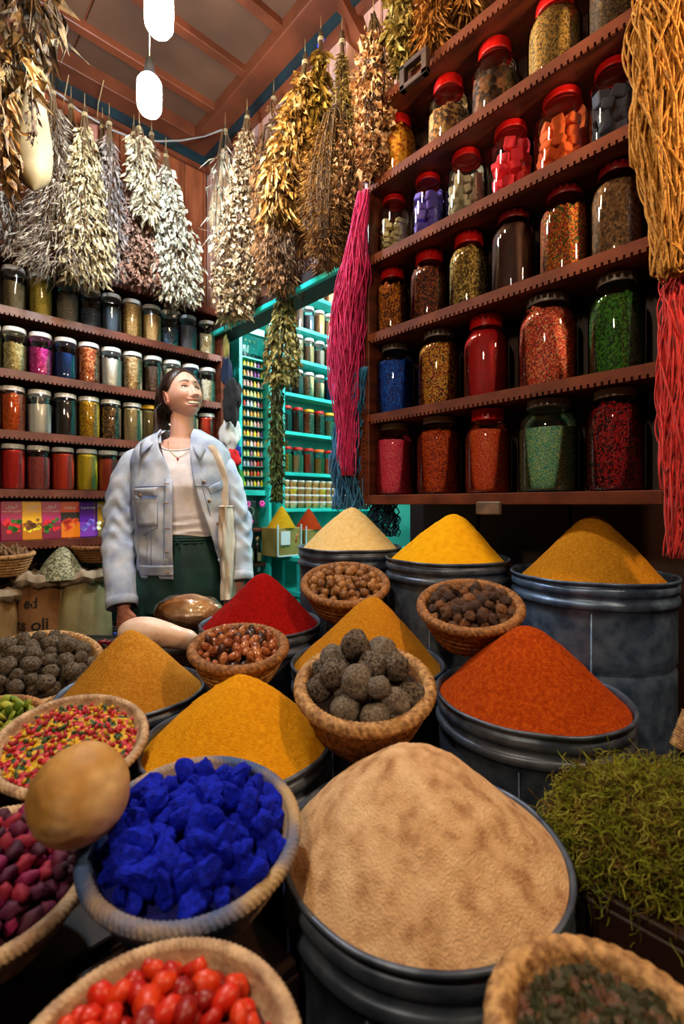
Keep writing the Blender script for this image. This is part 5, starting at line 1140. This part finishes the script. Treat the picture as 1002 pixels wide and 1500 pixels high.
def hand(wr, dirv, side, palm_n, curl_):
    dirv = dirv.normalized(); pn = (palm_n - dirv * palm_n.dot(dirv)).normalized(); sd = dirv.cross(pn) * side
    B = Matrix((sd, pn, dirv)).transposed()
    bm_.ell(wr + dirv * .045, (.036, .015, .048), 16, rot=B)
    limb([wr, wr + dirv * .03], [.023, .022], 12)
    for k, (off, ln, r) in enumerate(((-.028, .060, .0078), (-.0095, .070, .0085), (.0095, .067, .0083), (.028, .058, .0078))):
        p = wr + dirv * .078 + sd * off; a = curl_ + .06 * k; d0 = dirv; pts = [p - d0 * .02, p]
        for q in range(3): d0 = (d0 * math.cos(a) + pn * math.sin(a)).normalized(); p = p + d0 * ln * (.45, .32, .26)[q] + sd * off * .10; pts.append(p)
        limb(pts, [r * 1.05, r, r * .97, r * .9, r * .75], 10)
    p = wr + dirv * .022 - sd * .022; t1 = (dirv * .75 - sd * .6 + pn * .35).normalized(); t2 = (dirv * .95 - sd * .15 + pn * .3).normalized()
    limb([p, p + t1 * .032, p + t1 * .032 + t2 * .026, p + t1 * .032 + t2 * .046], [.013, .0105, .0095, .0075], 10)
hand(armL[2], Vector((.08, -.12, -1)), -1, Vector((.35, .9, 0)), .28)
hand(armR[2], Vector((-.05, -.05, -1)), 1, Vector((-.35, .9, 0)), .32)
ob = bm_.build('tmp_body', None, None); md = ob.modifiers.new('r', 'REMESH'); md.mode = 'VOXEL'; md.voxel_size = .0034; md.use_smooth_shade = True
sm = ob.modifiers.new('s', 'SMOOTH'); sm.iterations = 2; sm.factor = .5
dg = bpy.context.evaluated_depsgraph_get(); bme = bpy.data.meshes.new_from_object(ob.evaluated_get(dg)); bpy.data.objects.remove(ob)
nb = len(bme.vertices); BV = np.empty(nb * 3); bme.vertices.foreach_get('co', BV); BV = BV.reshape(-1, 3)
BF = [tuple(p.vertices) for p in bme.polygons]
# head
HC = L(269, 579, 0) + Vector((0, .0, 0)); HR = Matrix.Rotation(math.radians(48), 3, 'Z') @ Matrix.Rotation(math.radians(-19), 3, 'X') @ Matrix.Rotation(math.radians(-4), 3, 'Y')
def headpts(X, Y, Z):
    sm_ = lambda v, a, b: np.clip((v - a) / (b - a), 0, 1) ** 2 * (3 - 2 * np.clip((v - a) / (b - a), 0, 1))
    low = sm_(-Z, -.05, 1.0)
    x = X * .0735 * (1 - .30 * low) * (1 + .04 * sm_(Z, 0, .8)); z = np.where(Z > 0, Z * .108, Z * .113)
    y = Y * .093 + .012
    y = np.where(Y > 0, y * (1 - .42 * low), Y * .093 * (1 - .05 * low) + .012 - .012 * low)
    fr = sm_(-Y, .0, .45)
    G = lambda a, b: np.exp(-(a * a + b * b)); ax = np.abs(x)
    # flatten the face plane
    D = -.010 * sm_(-Y, .6, 1) * G(x / .06, (z + .01) / .07)
    D += .006 * G(x / .045, (z - .026) / .012) - .0085 * G((ax - .029) / .014, (z - .003) / .0115)
    rp = np.clip((.012 - z) / .052, 0, 1); nz = np.where(z > -.040, 1, np.exp(-((z + .040) / .0065) ** 2))
    D += (.004 + .019 * rp ** 1.3) * nz * np.exp(-np.abs(x / (.0085 + .0065 * rp)) ** 2.2) * (z < .03)
    D += .007 * G((ax - .0125) / .0055, (z + .042) / .0065)
    D += .009 * G((ax - .040) / .018, (z + .030) / .017) - .0028 * G((ax - .031) / .006, (z + .052) / .014)
    ml = -.0665 + 8 * x * x                                    # a smile: corners turned up
    D += .0045 * G(x / .030, (z - ml - .0095) / .0040) + .0055 * G(x / .026, (z - ml + .0125) / .0048) - .013 * np.exp(-(x / .029) ** 4 - ((z - ml) / .0066) ** 4)
    D += .007 * G(x / .020, (z + .100) / .013) - .003 * G(x / .018, (z + .088) / .005)
    y = y - D * fr
    z = np.where(z < -.076, -.076 + (z + .076) * .62, z)
    return x, y, z
NU, NV = 300, 190
u = np.linspace(0, 2 * np.pi, NU, endpoint=False); u = u + .45 * np.sin(u)      # denser at the face (u = pi)
v = np.linspace(.001, np.pi - .001, NV); UU, VV = np.meshgrid(u, v, indexing='ij')
X, Y, Z = np.sin(VV) * np.sin(UU), np.sin(VV) * np.cos(UU), np.cos(VV)
hx, hy, hz = headpts(X, Y, Z)
H = np.stack([hx, hy, hz], -1).reshape(-1, 3)
HRn = np.array(HR); HW = H @ HRn.T + np.array(HC)
HF = [(i * NV + j, i * NV + j + 1, ((i + 1) % NU) * NV + j + 1, ((i + 1) % NU) * NV + j) for i in range(NU) for j in range(NV - 1)]
base = np.array([.72, .41, .32]); col = np.tile(base, (len(H), 1)); x_, y_, z_ = H[:, 0], H[:, 1], H[:, 2]; front = y_ < -.02
def mixc(mask, c):
    global col; col = col * (1 - mask[:, None]) + np.array(c) * mask[:, None]
G2 = lambda a, b: np.exp(-(a * a + b * b)); ax = np.abs(x_); ml = -.0665 + 8 * x_ * x_
lipm = np.clip(1.6 * np.maximum(G2(x_ / .031, (z_ - ml - .0095) / .0034), G2(x_ / .028, (z_ - ml + .0122) / .0042)) - .5, 0, 1) * front; mixc(lipm, (.50, .12, .11))
mixc(np.clip(2 * np.exp(-(x_ / .029) ** 4 - ((z_ - ml) / .0064) ** 4) - .6, 0, 1) * front, (.12, .03, .03))
bz = .0235 + .004 * np.sin(np.clip((ax - .012) / .038, 0, 1) * np.pi)
mixc(np.clip(((np.abs(z_ - bz) < .0052 * (1.2 - np.clip((ax - .012) / .04, 0, 1))) & (ax > .012) & (ax < .05)) * .95, 0, 1) * front, (.08, .035, .02))
mixc(.35 * G2((ax - .042) / .018, (z_ + .028) / .016) * front, (.70, .25, .19)); mixc(.3 * G2(x_ / .012, (z_ + .036) / .01) * front, (.70, .25, .2))
mixc(.6 * np.clip(1.8 * G2((ax - .029) / .0165, (z_ - .0035) / .0066) - .7, 0, 1) * front, (.26, .11, .08))
em = MB()
for sx in (-1, 1):                                              # ears
    c = Vector((sx * .0725, .014, -.012)); rot = Matrix.Rotation(sx * .35, 3, 'Z') @ Matrix.Rotation(-.2, 3, 'X')
    em.ell(c, (.0065, .016, .029), 20, rot=rot); em.tube([c + rot @ Vector((sx * .004, .015 * math.cos(a), .028 * math.sin(a))) for a in [-1.9 + i * .28 for i in range(15)]], .0042, 8)
    em.ell(c + rot @ Vector((sx * .002, -.006, -.026)), (.005, .008, .008), 10)
EV = np.array(em.v) @ HRn.T + np.array(HC); ne = len(EV)
allv = np.concatenate([BV, HW, EV]); faces = BF + [tuple(a + nb for a in f) for f in HF] + [tuple(a + nb + len(H) for a in f) for f in em.f]
me = bpy.data.meshes.new('body'); me.from_pydata(allv.tolist(), [], faces); me.polygons.foreach_set('use_smooth', [True] * len(me.polygons)); me.materials.append(skin)
ca = me.color_attributes.new('tint', 'FLOAT_COLOR', 'POINT')
bc = np.tile(np.array([.70, .39, .30]), (nb, 1)); hm_ = BV[:, 2] < .95; bc[hm_] = (.55, .22, .16)
full = np.concatenate([bc, col, np.tile(np.array([.60, .25, .18]), (ne, 1))]); ca.data.foreach_set('color', np.concatenate([full, np.ones((len(full), 1))], 1).ravel()); me.update()
link('body', me, wo)
def hp(x, y, z): return HC + HR @ Vector((x, y, z))
def part(mb, name, m, smooth=True, weld=0, par=None): return mb.build(name, m, par or wo, smooth, weld)
def sfy(x, z):
    m = (H[:, 1] < -.02); d2 = (H[m][:, 0] - x) ** 2 + (H[m][:, 2] - z) ** 2; return float(H[m][:, 1][np.argmin(d2)])
# eyes, teeth
for sx in (-1, 1):
    ys_ = sfy(sx * .029, .0025); c = hp(sx * .029, ys_ + .0078, .0025); gz = (HR @ Vector((.35, -1, .42))).normalized()
    e = MB(); e.ell(c, (.0134, .0100, .0068), 24, rot=HR); eye = part(e, 'eye', flat('eye white', s(226, 220, 214), .15))
    q = Vector((0, 0, 1)).rotation_difference(gz).to_matrix()
    ic = hp(sx * .029 + .0038, ys_ - .0002, .0042); MB().ell(ic, (.0052, .0026, .0050), 18, rot=HR).build('iris', flat('iris', s(62, 84, 96), .1), eye)
    MB().ell(ic + HR @ Vector((0, -.0012, 0)), (.0024, .0017, .0024), 12, rot=HR).build('pupil', flat('pupil', s(8, 8, 8), .05), eye)
    for up, rr in ((1, .0019), (-1, .0008)):
        pts = [hp(sx * .029 + .0132 * math.cos(a), sfy(sx * .029 + .0132 * math.cos(a), .0025) - .0012 - .0008 * math.sin(a), .0025 + up * .0066 * math.sin(a)) for a in [math.pi * i / 12 for i in range(13)]]
        MB().tube(pts, [rr * (.5 + .6 * math.sin(math.pi * i / 12)) for i in range(13)], 6).build('eyelid', flat('lashes', s(36, 20, 16), .6) if up > 0 else flat('lower lid', s(196, 132, 112), .5), eye)
tm = MB(); P = []
for k in range(-30, 31):
    x = k * .00086; zc_ = -.0650 + 8 * x * x; hh = .0055 - 3.0 * x * x; yy = sfy(x, -.0665 + 8 * x * x + .0085) + .0052 + 6 * x * x - .0004 * abs(math.cos(k * .52))
    P.append([hp(x, yy + .0006, zc_ + hh), hp(x, yy - .0006, zc_), hp(x, yy + .0004, zc_ - hh)])
tm.grid(P)
part(tm, 'teeth', flat('teeth', s(236, 230, 220), .2))
# hair: a cap over the skull, swept back, and loose lengths behind the ear
hairm = mat('dark brown hair', s(22, 10, 7), s(52, 26, 16), 30, rough=.4, bump=.8, bscale=90, stretch=(1, 1, .3), spec=.5)
az = np.degrees(np.arctan2(np.abs(X), -Y)); P = H.reshape(NU, NV, 3)
line = np.interp(az, [0, 15, 30, 48, 62, 76, 88, 98, 108, 120, 180], [.080, .077, .066, .048, .026, .004, .012, .014, -.03, -.080, -.095])
keep = hz > line
edge = np.clip((hz - line) / .02, 0, 1)
n_ = np.stack([X / .0735, Y / .093, Z / .11], -1); n_ /= np.linalg.norm(n_, axis=-1, keepdims=True)
strand = .0005 * np.sin(UU * 110 + 6 * np.sin(VV * 3)) + .0004 * np.sin(UU * 190 + VV * 9) - .004 * np.exp(-(np.where(Y < 0, X, 1) / .05) ** 2)
Q = P + n_ * (-.0006 + .0115 * edge ** .55 + strand * edge)[..., None] + np.array([0, .006, 0]) * edge[..., None] * (Y > 0)[..., None]
vs = (Q.reshape(-1, 3) @ HRn.T + np.array(HC)).tolist(); kk = keep
fs = [f for f, (i, j) in zip(HF, ((i, j) for i in range(NU) for j in range(NV - 1))) if kk[i, j] and kk[i, j + 1] and kk[(i + 1) % NU, j] and kk[(i + 1) % NU, j + 1]]
h_ = MB(); h_.v = [tuple(q) for q in vs]; h_.f = fs; me = h_.mesh('hair', hairm)
b = bmesh.new(); b.from_mesh(me); bmesh.ops.delete(b, geom=[q for q in b.verts if not q.link_faces], context='VERTS'); b.to_mesh(me); b.free()
hair = link('hair', me, wo)
R = random.Random(3); lk = MB()
for k in range(260):                                            # lengths falling behind her right ear to the collar
    a = R.uniform(-1, 1); b_ = R.uniform(-1, 1); e = R.uniform(640, 668) if k < 240 else R.uniform(670, 700)
    p0 = hp(-.060 + .012 * b_, .045 + .03 * a, .01 + .05 * R.random()); p1 = L(235 + 9 * b_, 606, .05 + .02 * a); p2 = L(233 + 8 * b_, 634, .04 + .02 * a); p3 = L(234 + 7 * b_ + (R.uniform(-3, 4) if k > 240 else 0), e, (.03 if k < 200 else -.05) + .01 * a)
    lk.tube([p0, (p0 + p1) / 2 + Vector((-.003, 0, 0)), p1, p2, (p2 + p3) / 2 + Vector((.003 * b_, -.02, 0)), p3], [.0022, .0024, .0022, .0018, .0012, .0006], 4)
for k in range(14):                                             # wisps
    p0 = hp(-.062, .035 + .02 * R.random(), .0); lk.tube([p0, L(226 + R.uniform(-2, 3), 600, -.04), L(231 + R.uniform(-3, 3), 640, -.06), L(238 + R.uniform(-5, 5), 676 + R.uniform(-12, 10), -.12)], [.0008] * 4, 3)
lk.build('loose_hair', hairm, hair)
bun = MB(); bun.ell(hp(0, .112, -.035), (.034, .03, .04), 16); bun.build('hair_knot', hairm, hair)
# white top
def ring_shape(z, tab):
    zs = [t[0] for t in tab]; return [float(np.interp(z, zs, [t[i] for t in tab])) for i in range(1, len(tab[0]))]
TT = [(1.0, .118, .098, .035), (1.06, .122, .100, .034), (1.15, .132, .110, .028), (1.22, .142, .122, .022), (1.29, .150, .112, .018), (1.34, .140, .093, .016), (1.385, .105, .072, .015), (1.41, .080, .066, .014)]
def se(v, p=.9): return math.copysign(abs(v) ** p, v)
P = []
for i in range(90):
    a = 6.283185 * i / 90; row = []; fr = max(0, -math.sin(a)); top = 1.408 - .046 * max(0, fr) ** 2.6 - .03 * max(0, math.sin(a))
    for j in range(50):
        z = 1.022 + (top - 1.022) * j / 49 + (0 if j else .004 * math.sin(3 * a)); rx, ry, cx = ring_shape(z, TT)
        bust = .012 * math.exp(-((abs(math.cos(a)) - .42) / .22) ** 2 - ((z - 1.225) / .045) ** 2) * (math.sin(a) < 0)
        w_ = (.0045 * math.sin(z * 190 + 2.2 * math.sin(a * 2) + 1.3 * math.cos(a)) + .003 * math.sin(z * 330 + 3 * a)) * math.exp(-((z - 1.045) / .04) ** 2)
        row.append((cx + (rx + w_) * se(math.cos(a)), -.002 + (ry + bust + w_) * se(math.sin(a)), z))
    P.append(row)
mb = MB().grid(P, True); top_ = part(mb, 'white_top', mat('white jersey', s(228, 222, 230), s(244, 238, 244), 30, rough=.85, bump=.3, bscale=300))
MB().tube([P[i % 90][-1] for i in range(91)], .0035, 6, caps=False).build('neckband', MATS['white jersey'], top_)
# trousers
trm = mat('dark green cloth', s(6, 40, 40), s(14, 62, 58), 14, rough=.75, bump=.3, bscale=60)
P = []
TR = [(.72, .192, .130, .002), (.80, .190, .132, .008), (.88, .178, .126, .014), (.95, .158, .116, .018), (1.0, .132, .104, .022), (1.018, .126, .102, .024)]
for i in range(96):
    a = 6.283185 * i / 96; row = []
    for j in range(34):
        z = .72 + (1.018 - .72) * j / 33; rx, ry, cx = ring_shape(z, TR); g = .0035 * math.sin(26 * a) * math.exp(-((z - 1.0) / .05) ** 2) + .006 * math.sin(9 * a + z * 8) * min(1, max(0, (1.0 - z) / .15))
        row.append((cx + (rx + g) * math.cos(a), (ry + g) * math.sin(a), z))
    P.append(row)
mb = MB().grid(P, True)
for sx in (-1, 1):
    PP = []
    for i in range(40):
        a = 6.283185 * i / 40; row = []
        for j in range(20):
            z = .06 + (.74 - .06) * j / 19; r = .062 + .036 * j / 19; g = 1 + .05 * math.sin(5 * a + z * 9); row.append((.01 + sx * (.086 + .002 * j / 19) + r * g * math.cos(a), .005 + 1.15 * r * g * math.sin(a), z))
        PP.append(row)
    mb.grid(PP, True)
trs = part(mb, 'trousers', trm)
wb_ = MB(); wp = []
for i in range(97): a = 6.283185 * i / 96; wp.append((.024 + .128 * math.cos(a), .104 * math.sin(a), 1.006))
for dz in (-.012, 0, .010): wb_.tube([Vector(p) + Vector((0, 0, dz)) for p in wp], .0062 + .0008 * (dz == 0), 6, caps=False)
wb_.build('waistband', trm, trs)
for dx in (-.012, .004): MB().tube([L(262, 790, -.112) + Vector((dx * .3, 0, 0)), L(260 + dx * 300, 797, -.122), L(262 + dx * 700, 806, -.120)], .002, 6).build('drawstring', trm, trs)
for sx in (-1, 1):
    MB().ell((.015 + sx * .095, -.07, .042), (.048, .135, .042), 20).build('shoe', flat('white shoe', s(200, 200, 200)), wo)
# denim jacket
den = mat('pale denim', s(164, 178, 214), s(218, 224, 240), 14, rough=.85, bump=.45, bscale=420, detail=8, c3=s(194, 206, 230))
seam = flat('denim seam', s(126, 140, 172), .9)
JT = [(.842, .172, .118, .026), (.86, .180, .126, .026), (.95, .188, .138, .022), (1.1, .192, .146, .018), (1.22, .196, .146, .014), (1.32, .198, .130, .012), (1.365, .192, .116, .012), (1.395, .170, .104, .012), (1.418, .138, .094, .012), (1.435, .106, .084, .012), (1.45, .084, .076, .012)]
def xl_(z): return float(np.interp(z, [.84, 1.24, 1.30, 1.36, 1.42], [.022, .022, .002, -.036, -.056]))
def xr_(z): return float(np.interp(z, [.86, .95, 1.05, 1.15, 1.255, 1.36, 1.42], [.192, .178, .152, .124, .098, .080, .076]))
def jwr(x, z, a): return .0055 * noise.noise(Vector((x * 9, z * 16, a * 1.2))) + .003 * math.sin(z * 46 + 3 * math.sin(a * 2.5)) * math.exp(-((z - .93) / .06) ** 2) + .0045 * noise.noise(Vector((x * 26, z * 22, 3)))
def jfront(x, z, off=.0):
    rx, ry, cx = ring_shape(z, JT); q = max(-.98, min(.98, (x - cx) / rx)); a = -math.acos(q); w_ = jwr(x, z, a)
    return Vector((x, (ry + w_) * math.sin(a) - off - .004, z))
P = []; NA = 150
for j in range(90):
    z = .856 + (1.45 - .856) * j / 89; rx, ry, cx = ring_shape(z, JT); row = []
    a0 = -math.acos(max(-.98, min(.98, (xl_(z) - cx) / rx))); a1 = -math.acos(max(-.98, min(.98, (xr_(z) - cx) / rx))) - 2 * math.pi
    for i in range(NA):
        a = a0 + (a1 - a0) * i / (NA - 1); x = cx + rx * math.cos(a); w_ = jwr(x, z, a); row.append((cx + (rx + w_) * math.cos(a), (ry + w_) * math.sin(a), z + (.012 * math.sin(a) if z < .9 else 0) * 0))
    P.append(row)
jk = part(MB().grid(P), 'denim_jacket', den); so = jk.modifiers.new('s', 'SOLIDIFY'); so.thickness = .006; so.offset = 1
def sleeve(pts, rs, name, seed):
    Q, Rr = [], []
    for i in range(len(pts) - 1):
        for k in range(14):
            t_ = k / 14; a, b, c, d = pts[max(i - 1, 0)], pts[i], pts[i + 1], pts[min(i + 2, len(pts) - 1)]
            Q.append(.5 * ((2 * b) + (c - a) * t_ + (2 * a - 5 * b + 4 * c - d) * t_ * t_ + (3 * b - a - 3 * c + d) * t_ ** 3)); Rr.append(rs[i] + (rs[i + 1] - rs[i]) * t_)
    Q.append(pts[-1]); Rr.append(rs[-1]); n = 40; m = MB(); m.tube(Q, Rr, n, caps=False)
    vs = []
    for i, p in enumerate(m.v):
        k = i // n; c = Q[k]; r = Vector(p) - c; u = k / len(Q); fold = math.exp(-((u - .52) / .2) ** 2)
        g = 1 + .13 * noise.noise(Vector((p[0] * 14 + seed, p[1] * 14, p[2] * 18))) + .11 * fold * math.sin(u * 60 + 3 * math.sin(3 * math.atan2(r.y, r.x))) + .05 * noise.noise(Vector((p[0] * 40, p[1] * 40, p[2] * 30 + seed)))
        vs.append(tuple(c + r * g))
    m.v = vs; o = m.build(name, den, jk); sl = o.modifiers.new('s', 'SOLIDIFY'); sl.thickness = .004
    c, d = Q[-1], (Q[-1] - Q[-4]).normalized()                    # cuff
    cf = MB(); cf.tube([c - d * .034, c - d * .030, c, c + d * .002], [rs[-1] * 1.02, rs[-1] * 1.08, rs[-1] * 1.05, rs[-1] * .95], 40, caps=False); cf.tube([c + d * .001 - d * .002, c - d * .03], [rs[-1] * .93, rs[-1] * .9], 40, caps=False)
    o = cf.build('cuff', den, jk)
    for e in (.006, .029): sp = []; 
    return o
k2 = WD / FPX
sleeve([L(216, 666, .01), L(194, 684, .01), L(179, 728, .01), L(175, 780, .0), L(175, 830, -.05), L(179, 889, -.12)], [.040, .058, .062, .064, .062, .056], 'sleeve', 1)
sleeve([L(304, 666, .01), L(322, 684, .01), L(338, 728, .02), L(348, 780, .02), L(351, 820, .0), L(353, 851, -.03)], [.040, .058, .060, .058, .054, .048], 'sleeve', 5)
# collar wings
def wing(pts_in, pts_out, lift):
    m = MB(); P = []
    for a, b in zip(pts_in, pts_out):
        a, b = Vector(a), Vector(b); lf = lift * len(P) / 4; P.append([a, a.lerp(b, .33) + Vector((0, -.004 - lf, .010)), a.lerp(b, .66) + Vector((0, -.008 - lf, .006)), b + Vector((0, -.010, 0))])
    # subdivide along
    Q = []
    for i in range(len(P) - 1):
        for k in range(5): Q.append([P[i][c].lerp(P[i + 1][c], k / 5) for c in range(4)])
    Q.append(P[-1]); m.grid(Q); o = m.build('collar', den, jk); sd = o.modifiers.new('s', 'SOLIDIFY'); sd.thickness = .005; return o
wing([(.03, .095, 1.455), (-.035, .07, 1.46), (-.062, .02, 1.455), (-.062, -.035, 1.432), (-.044, -.078, 1.392)], [(.03, .125, 1.41), (-.075, .105, 1.41), (-.118, .03, 1.405), (-.128, -.06, 1.388), jfront(-.108, 1.335, .012)], .012)
wing([(-.01, .095, 1.455), (.065, .07, 1.46), (.092, .02, 1.455), (.092, -.035, 1.430), (.074, -.08, 1.385)], [(-.01, .125, 1.41), (.10, .105, 1.41), (.140, .03, 1.405), (.148, -.06, 1.385), jfront(.126, 1.325, .012)], .012)
def seamline(pxs, off=.0045, r=.0016, m=seam, name='seam'):
    pts = []
    for (x0, y0), (x1, y1) in zip(pxs, pxs[1:]):
        for k in range(8): t_ = k / 8; q = L(x0 + (x1 - x0) * t_, y0 + (y1 - y0) * t_, -.14); pts.append(jfront(q.x, q.z, off))
    q = L(*pxs[-1], -.14); pts.append(jfront(q.x, q.z, off)); return MB().tube(pts, r, 5).build(name, m, jk)
for ln in ([(190, 713), (254, 712)], [(193, 776), (208, 784), (232, 772)], [(232, 730), (232, 772)], [(216, 727), (212, 828)], [(222, 727), (220, 828)], [(243, 700), (240, 830)], [(197, 735), (196, 826)],
           [(285, 712), (322, 712)], [(292, 700), (305, 760), (324, 826)], [(300, 728), (316, 828)]): seamline(ln)
def panel(pxs, off, name, m=den, puff=.004, nx=10, nz=6):        # a cloth patch lying on the jacket front, corners in pixels: tl, tr, br, bl
    P = []
    tl, tr, br, bl = [Vector((a, b, 0)) for a, b in pxs]
    for i in range(nx + 1):
        row = []
        for j in range(nz + 1):
            u_, v_ = i / nx, j / nz; q = tl.lerp(tr, u_).lerp(bl.lerp(br, u_), v_); q = L(q.x, q.y, -.14); row.append(jfront(q.x, q.z, off + puff * math.sin(math.pi * u_) * math.sin(math.pi * min(1, v_ + .2))))
        P.append(row)
    o = MB().grid(P).build(name, m, jk); sd = o.modifiers.new('s', 'SOLIDIFY'); sd.thickness = .0035; return o
panel([(193, 730), (232, 729), (231, 770), (196, 774)], .003, 'chest_pocket', puff=.003)
panel([(191, 716), (233, 714), (232, 727), (192, 725)], .010, 'pocket_flap', puff=.008)
panel([(302, 714), (318, 703), (322, 712), (305, 724)], .010, 'pocket_flap', puff=.006)
panel([(194, 830), (254, 828), (254, 843), (196, 845)], .007, 'waistband', puff=.002); panel([(245, 702), (254, 702), (254, 834), (243, 834)], .004, 'placket', puff=.001)
panel([(313, 822), (326, 818), (328, 836), (319, 842)], .006, 'waistband', puff=.002)
metal = flat('copper button', s(176, 140, 120), .3, .9); hole = flat('buttonhole thread', s(170, 120, 84), .8)
for x, y in ((297, 706), (304, 734), (313, 768), (321, 799), (205, 726)):
    q = L(x, y, -.14); c = jfront(q.x, q.z, .010 if x > 210 else .02)
    MB().lathe([(0, .0045), (.0045, .005), (.007, .003), (.0075, 0), (.006, -.002)], 18, M=Matrix.Translation(c) @ Matrix.Rotation(math.pi / 2, 4, 'X')).build('button', metal, jk)
for x, y in ((247, 709), (247, 737), (248, 774), (246, 808), (245, 839)):
    q = L(x, y, -.14); c = jfront(q.x, q.z, .012); MB().ell(c, (.013, .002, .0022), 10).build('buttonhole', hole, jk)
# necklace and ring
gold = flat('gold', s(214, 160, 70), .25, 1)
def chest(px, py):
    q = L(px, py, -.09); y = float(np.interp(q.z, [1.30, 1.345, 1.37, 1.39, 1.41, 1.43, 1.47], [-.108, -.096, -.082, -.068, -.054, -.048, -.046])); return Vector((q.x, y, q.z))
pts = [chest(x, y) for x, y in ((242, 645), (244, 653), (249, 661), (256, 667), (262, 671), (269, 667), (276, 660), (282, 652), (284, 645))]
nk = MB().tube(pts, .0011, 5).build('necklace', gold, wo); MB().ell(chest(262, 673) + Vector((0, -.003, 0)), (.0042, .002, .005), 10).build('pendant', flat('red pendant', s(190, 20, 16), .2), nk)
MB().tube([armL[2] + Vector((.030 + .0095 * math.cos(a), -.016 + .0095 * math.sin(a), -.092)) for a in [i * .4 for i in range(17)]], .0013, 5).build('ring', gold, wo)
# tote bag on her left shoulder
canvas = mat('beige canvas', s(204, 184, 166), s(234, 216, 200), 14, rough=.9, bump=.4, bscale=300)
tb = thing('tote_bag', 'beige canvas tote bag hanging from the woman\'s shoulder under her arm', 'bag', root_p, (0, 0, RZ))
P = []
q0 = Vector((.115, .05, 1.415)); q1 = Vector((.118, -.03, 1.428))
cs_ = [q0, q1]
for x, y in ((307, 655), (312, 668), (317, 682), (322, 698), (327, 720), (331, 745)):
    q = L(x, y, -.13); cs_.append(jfront(min(q.x, .20), q.z, .014))
for c in cs_: P.append([c + Vector((-.021, 0, .006)), c + Vector((-.007, -.003, .002)), c + Vector((.007, -.003, -.002)), c + Vector((.021, .004, -.006))])
Q = []
for i in range(len(P) - 1):
    for k in range(4): Q.append([P[i][c].lerp(P[i + 1][c], k / 4) for c in range(4)])
Q.append(P[-1])
o = MB().grid(Q).build('strap', canvas, tb); sd = o.modifiers.new('s', 'SOLIDIFY'); sd.thickness = .004
P = []
for i in range(60):
    a = 6.283 * i / 60; row = []
    for j in range(40):
        u_ = j / 39; c = L(332 + 3 * u_, 742 + (874 - 742) * u_, -.06); g = 1 + .22 * noise.noise(Vector((math.cos(a) * 2, math.sin(a) * 2, u_ * 6))) + .12 * math.sin(5 * a + 6 * u_)
        row.append(c + Vector((.026 * g * math.cos(a) * (.7 + .3 * min(1, u_ * 4)), .07 * g * math.sin(a), 0)))
    P.append(row)
MB().grid(P, True).build('bag_body', canvas, tb)
MB().tube([r[0] for r in P] + [P[0][0]], .004, 6, caps=False).build('bag_hem', canvas, tb)
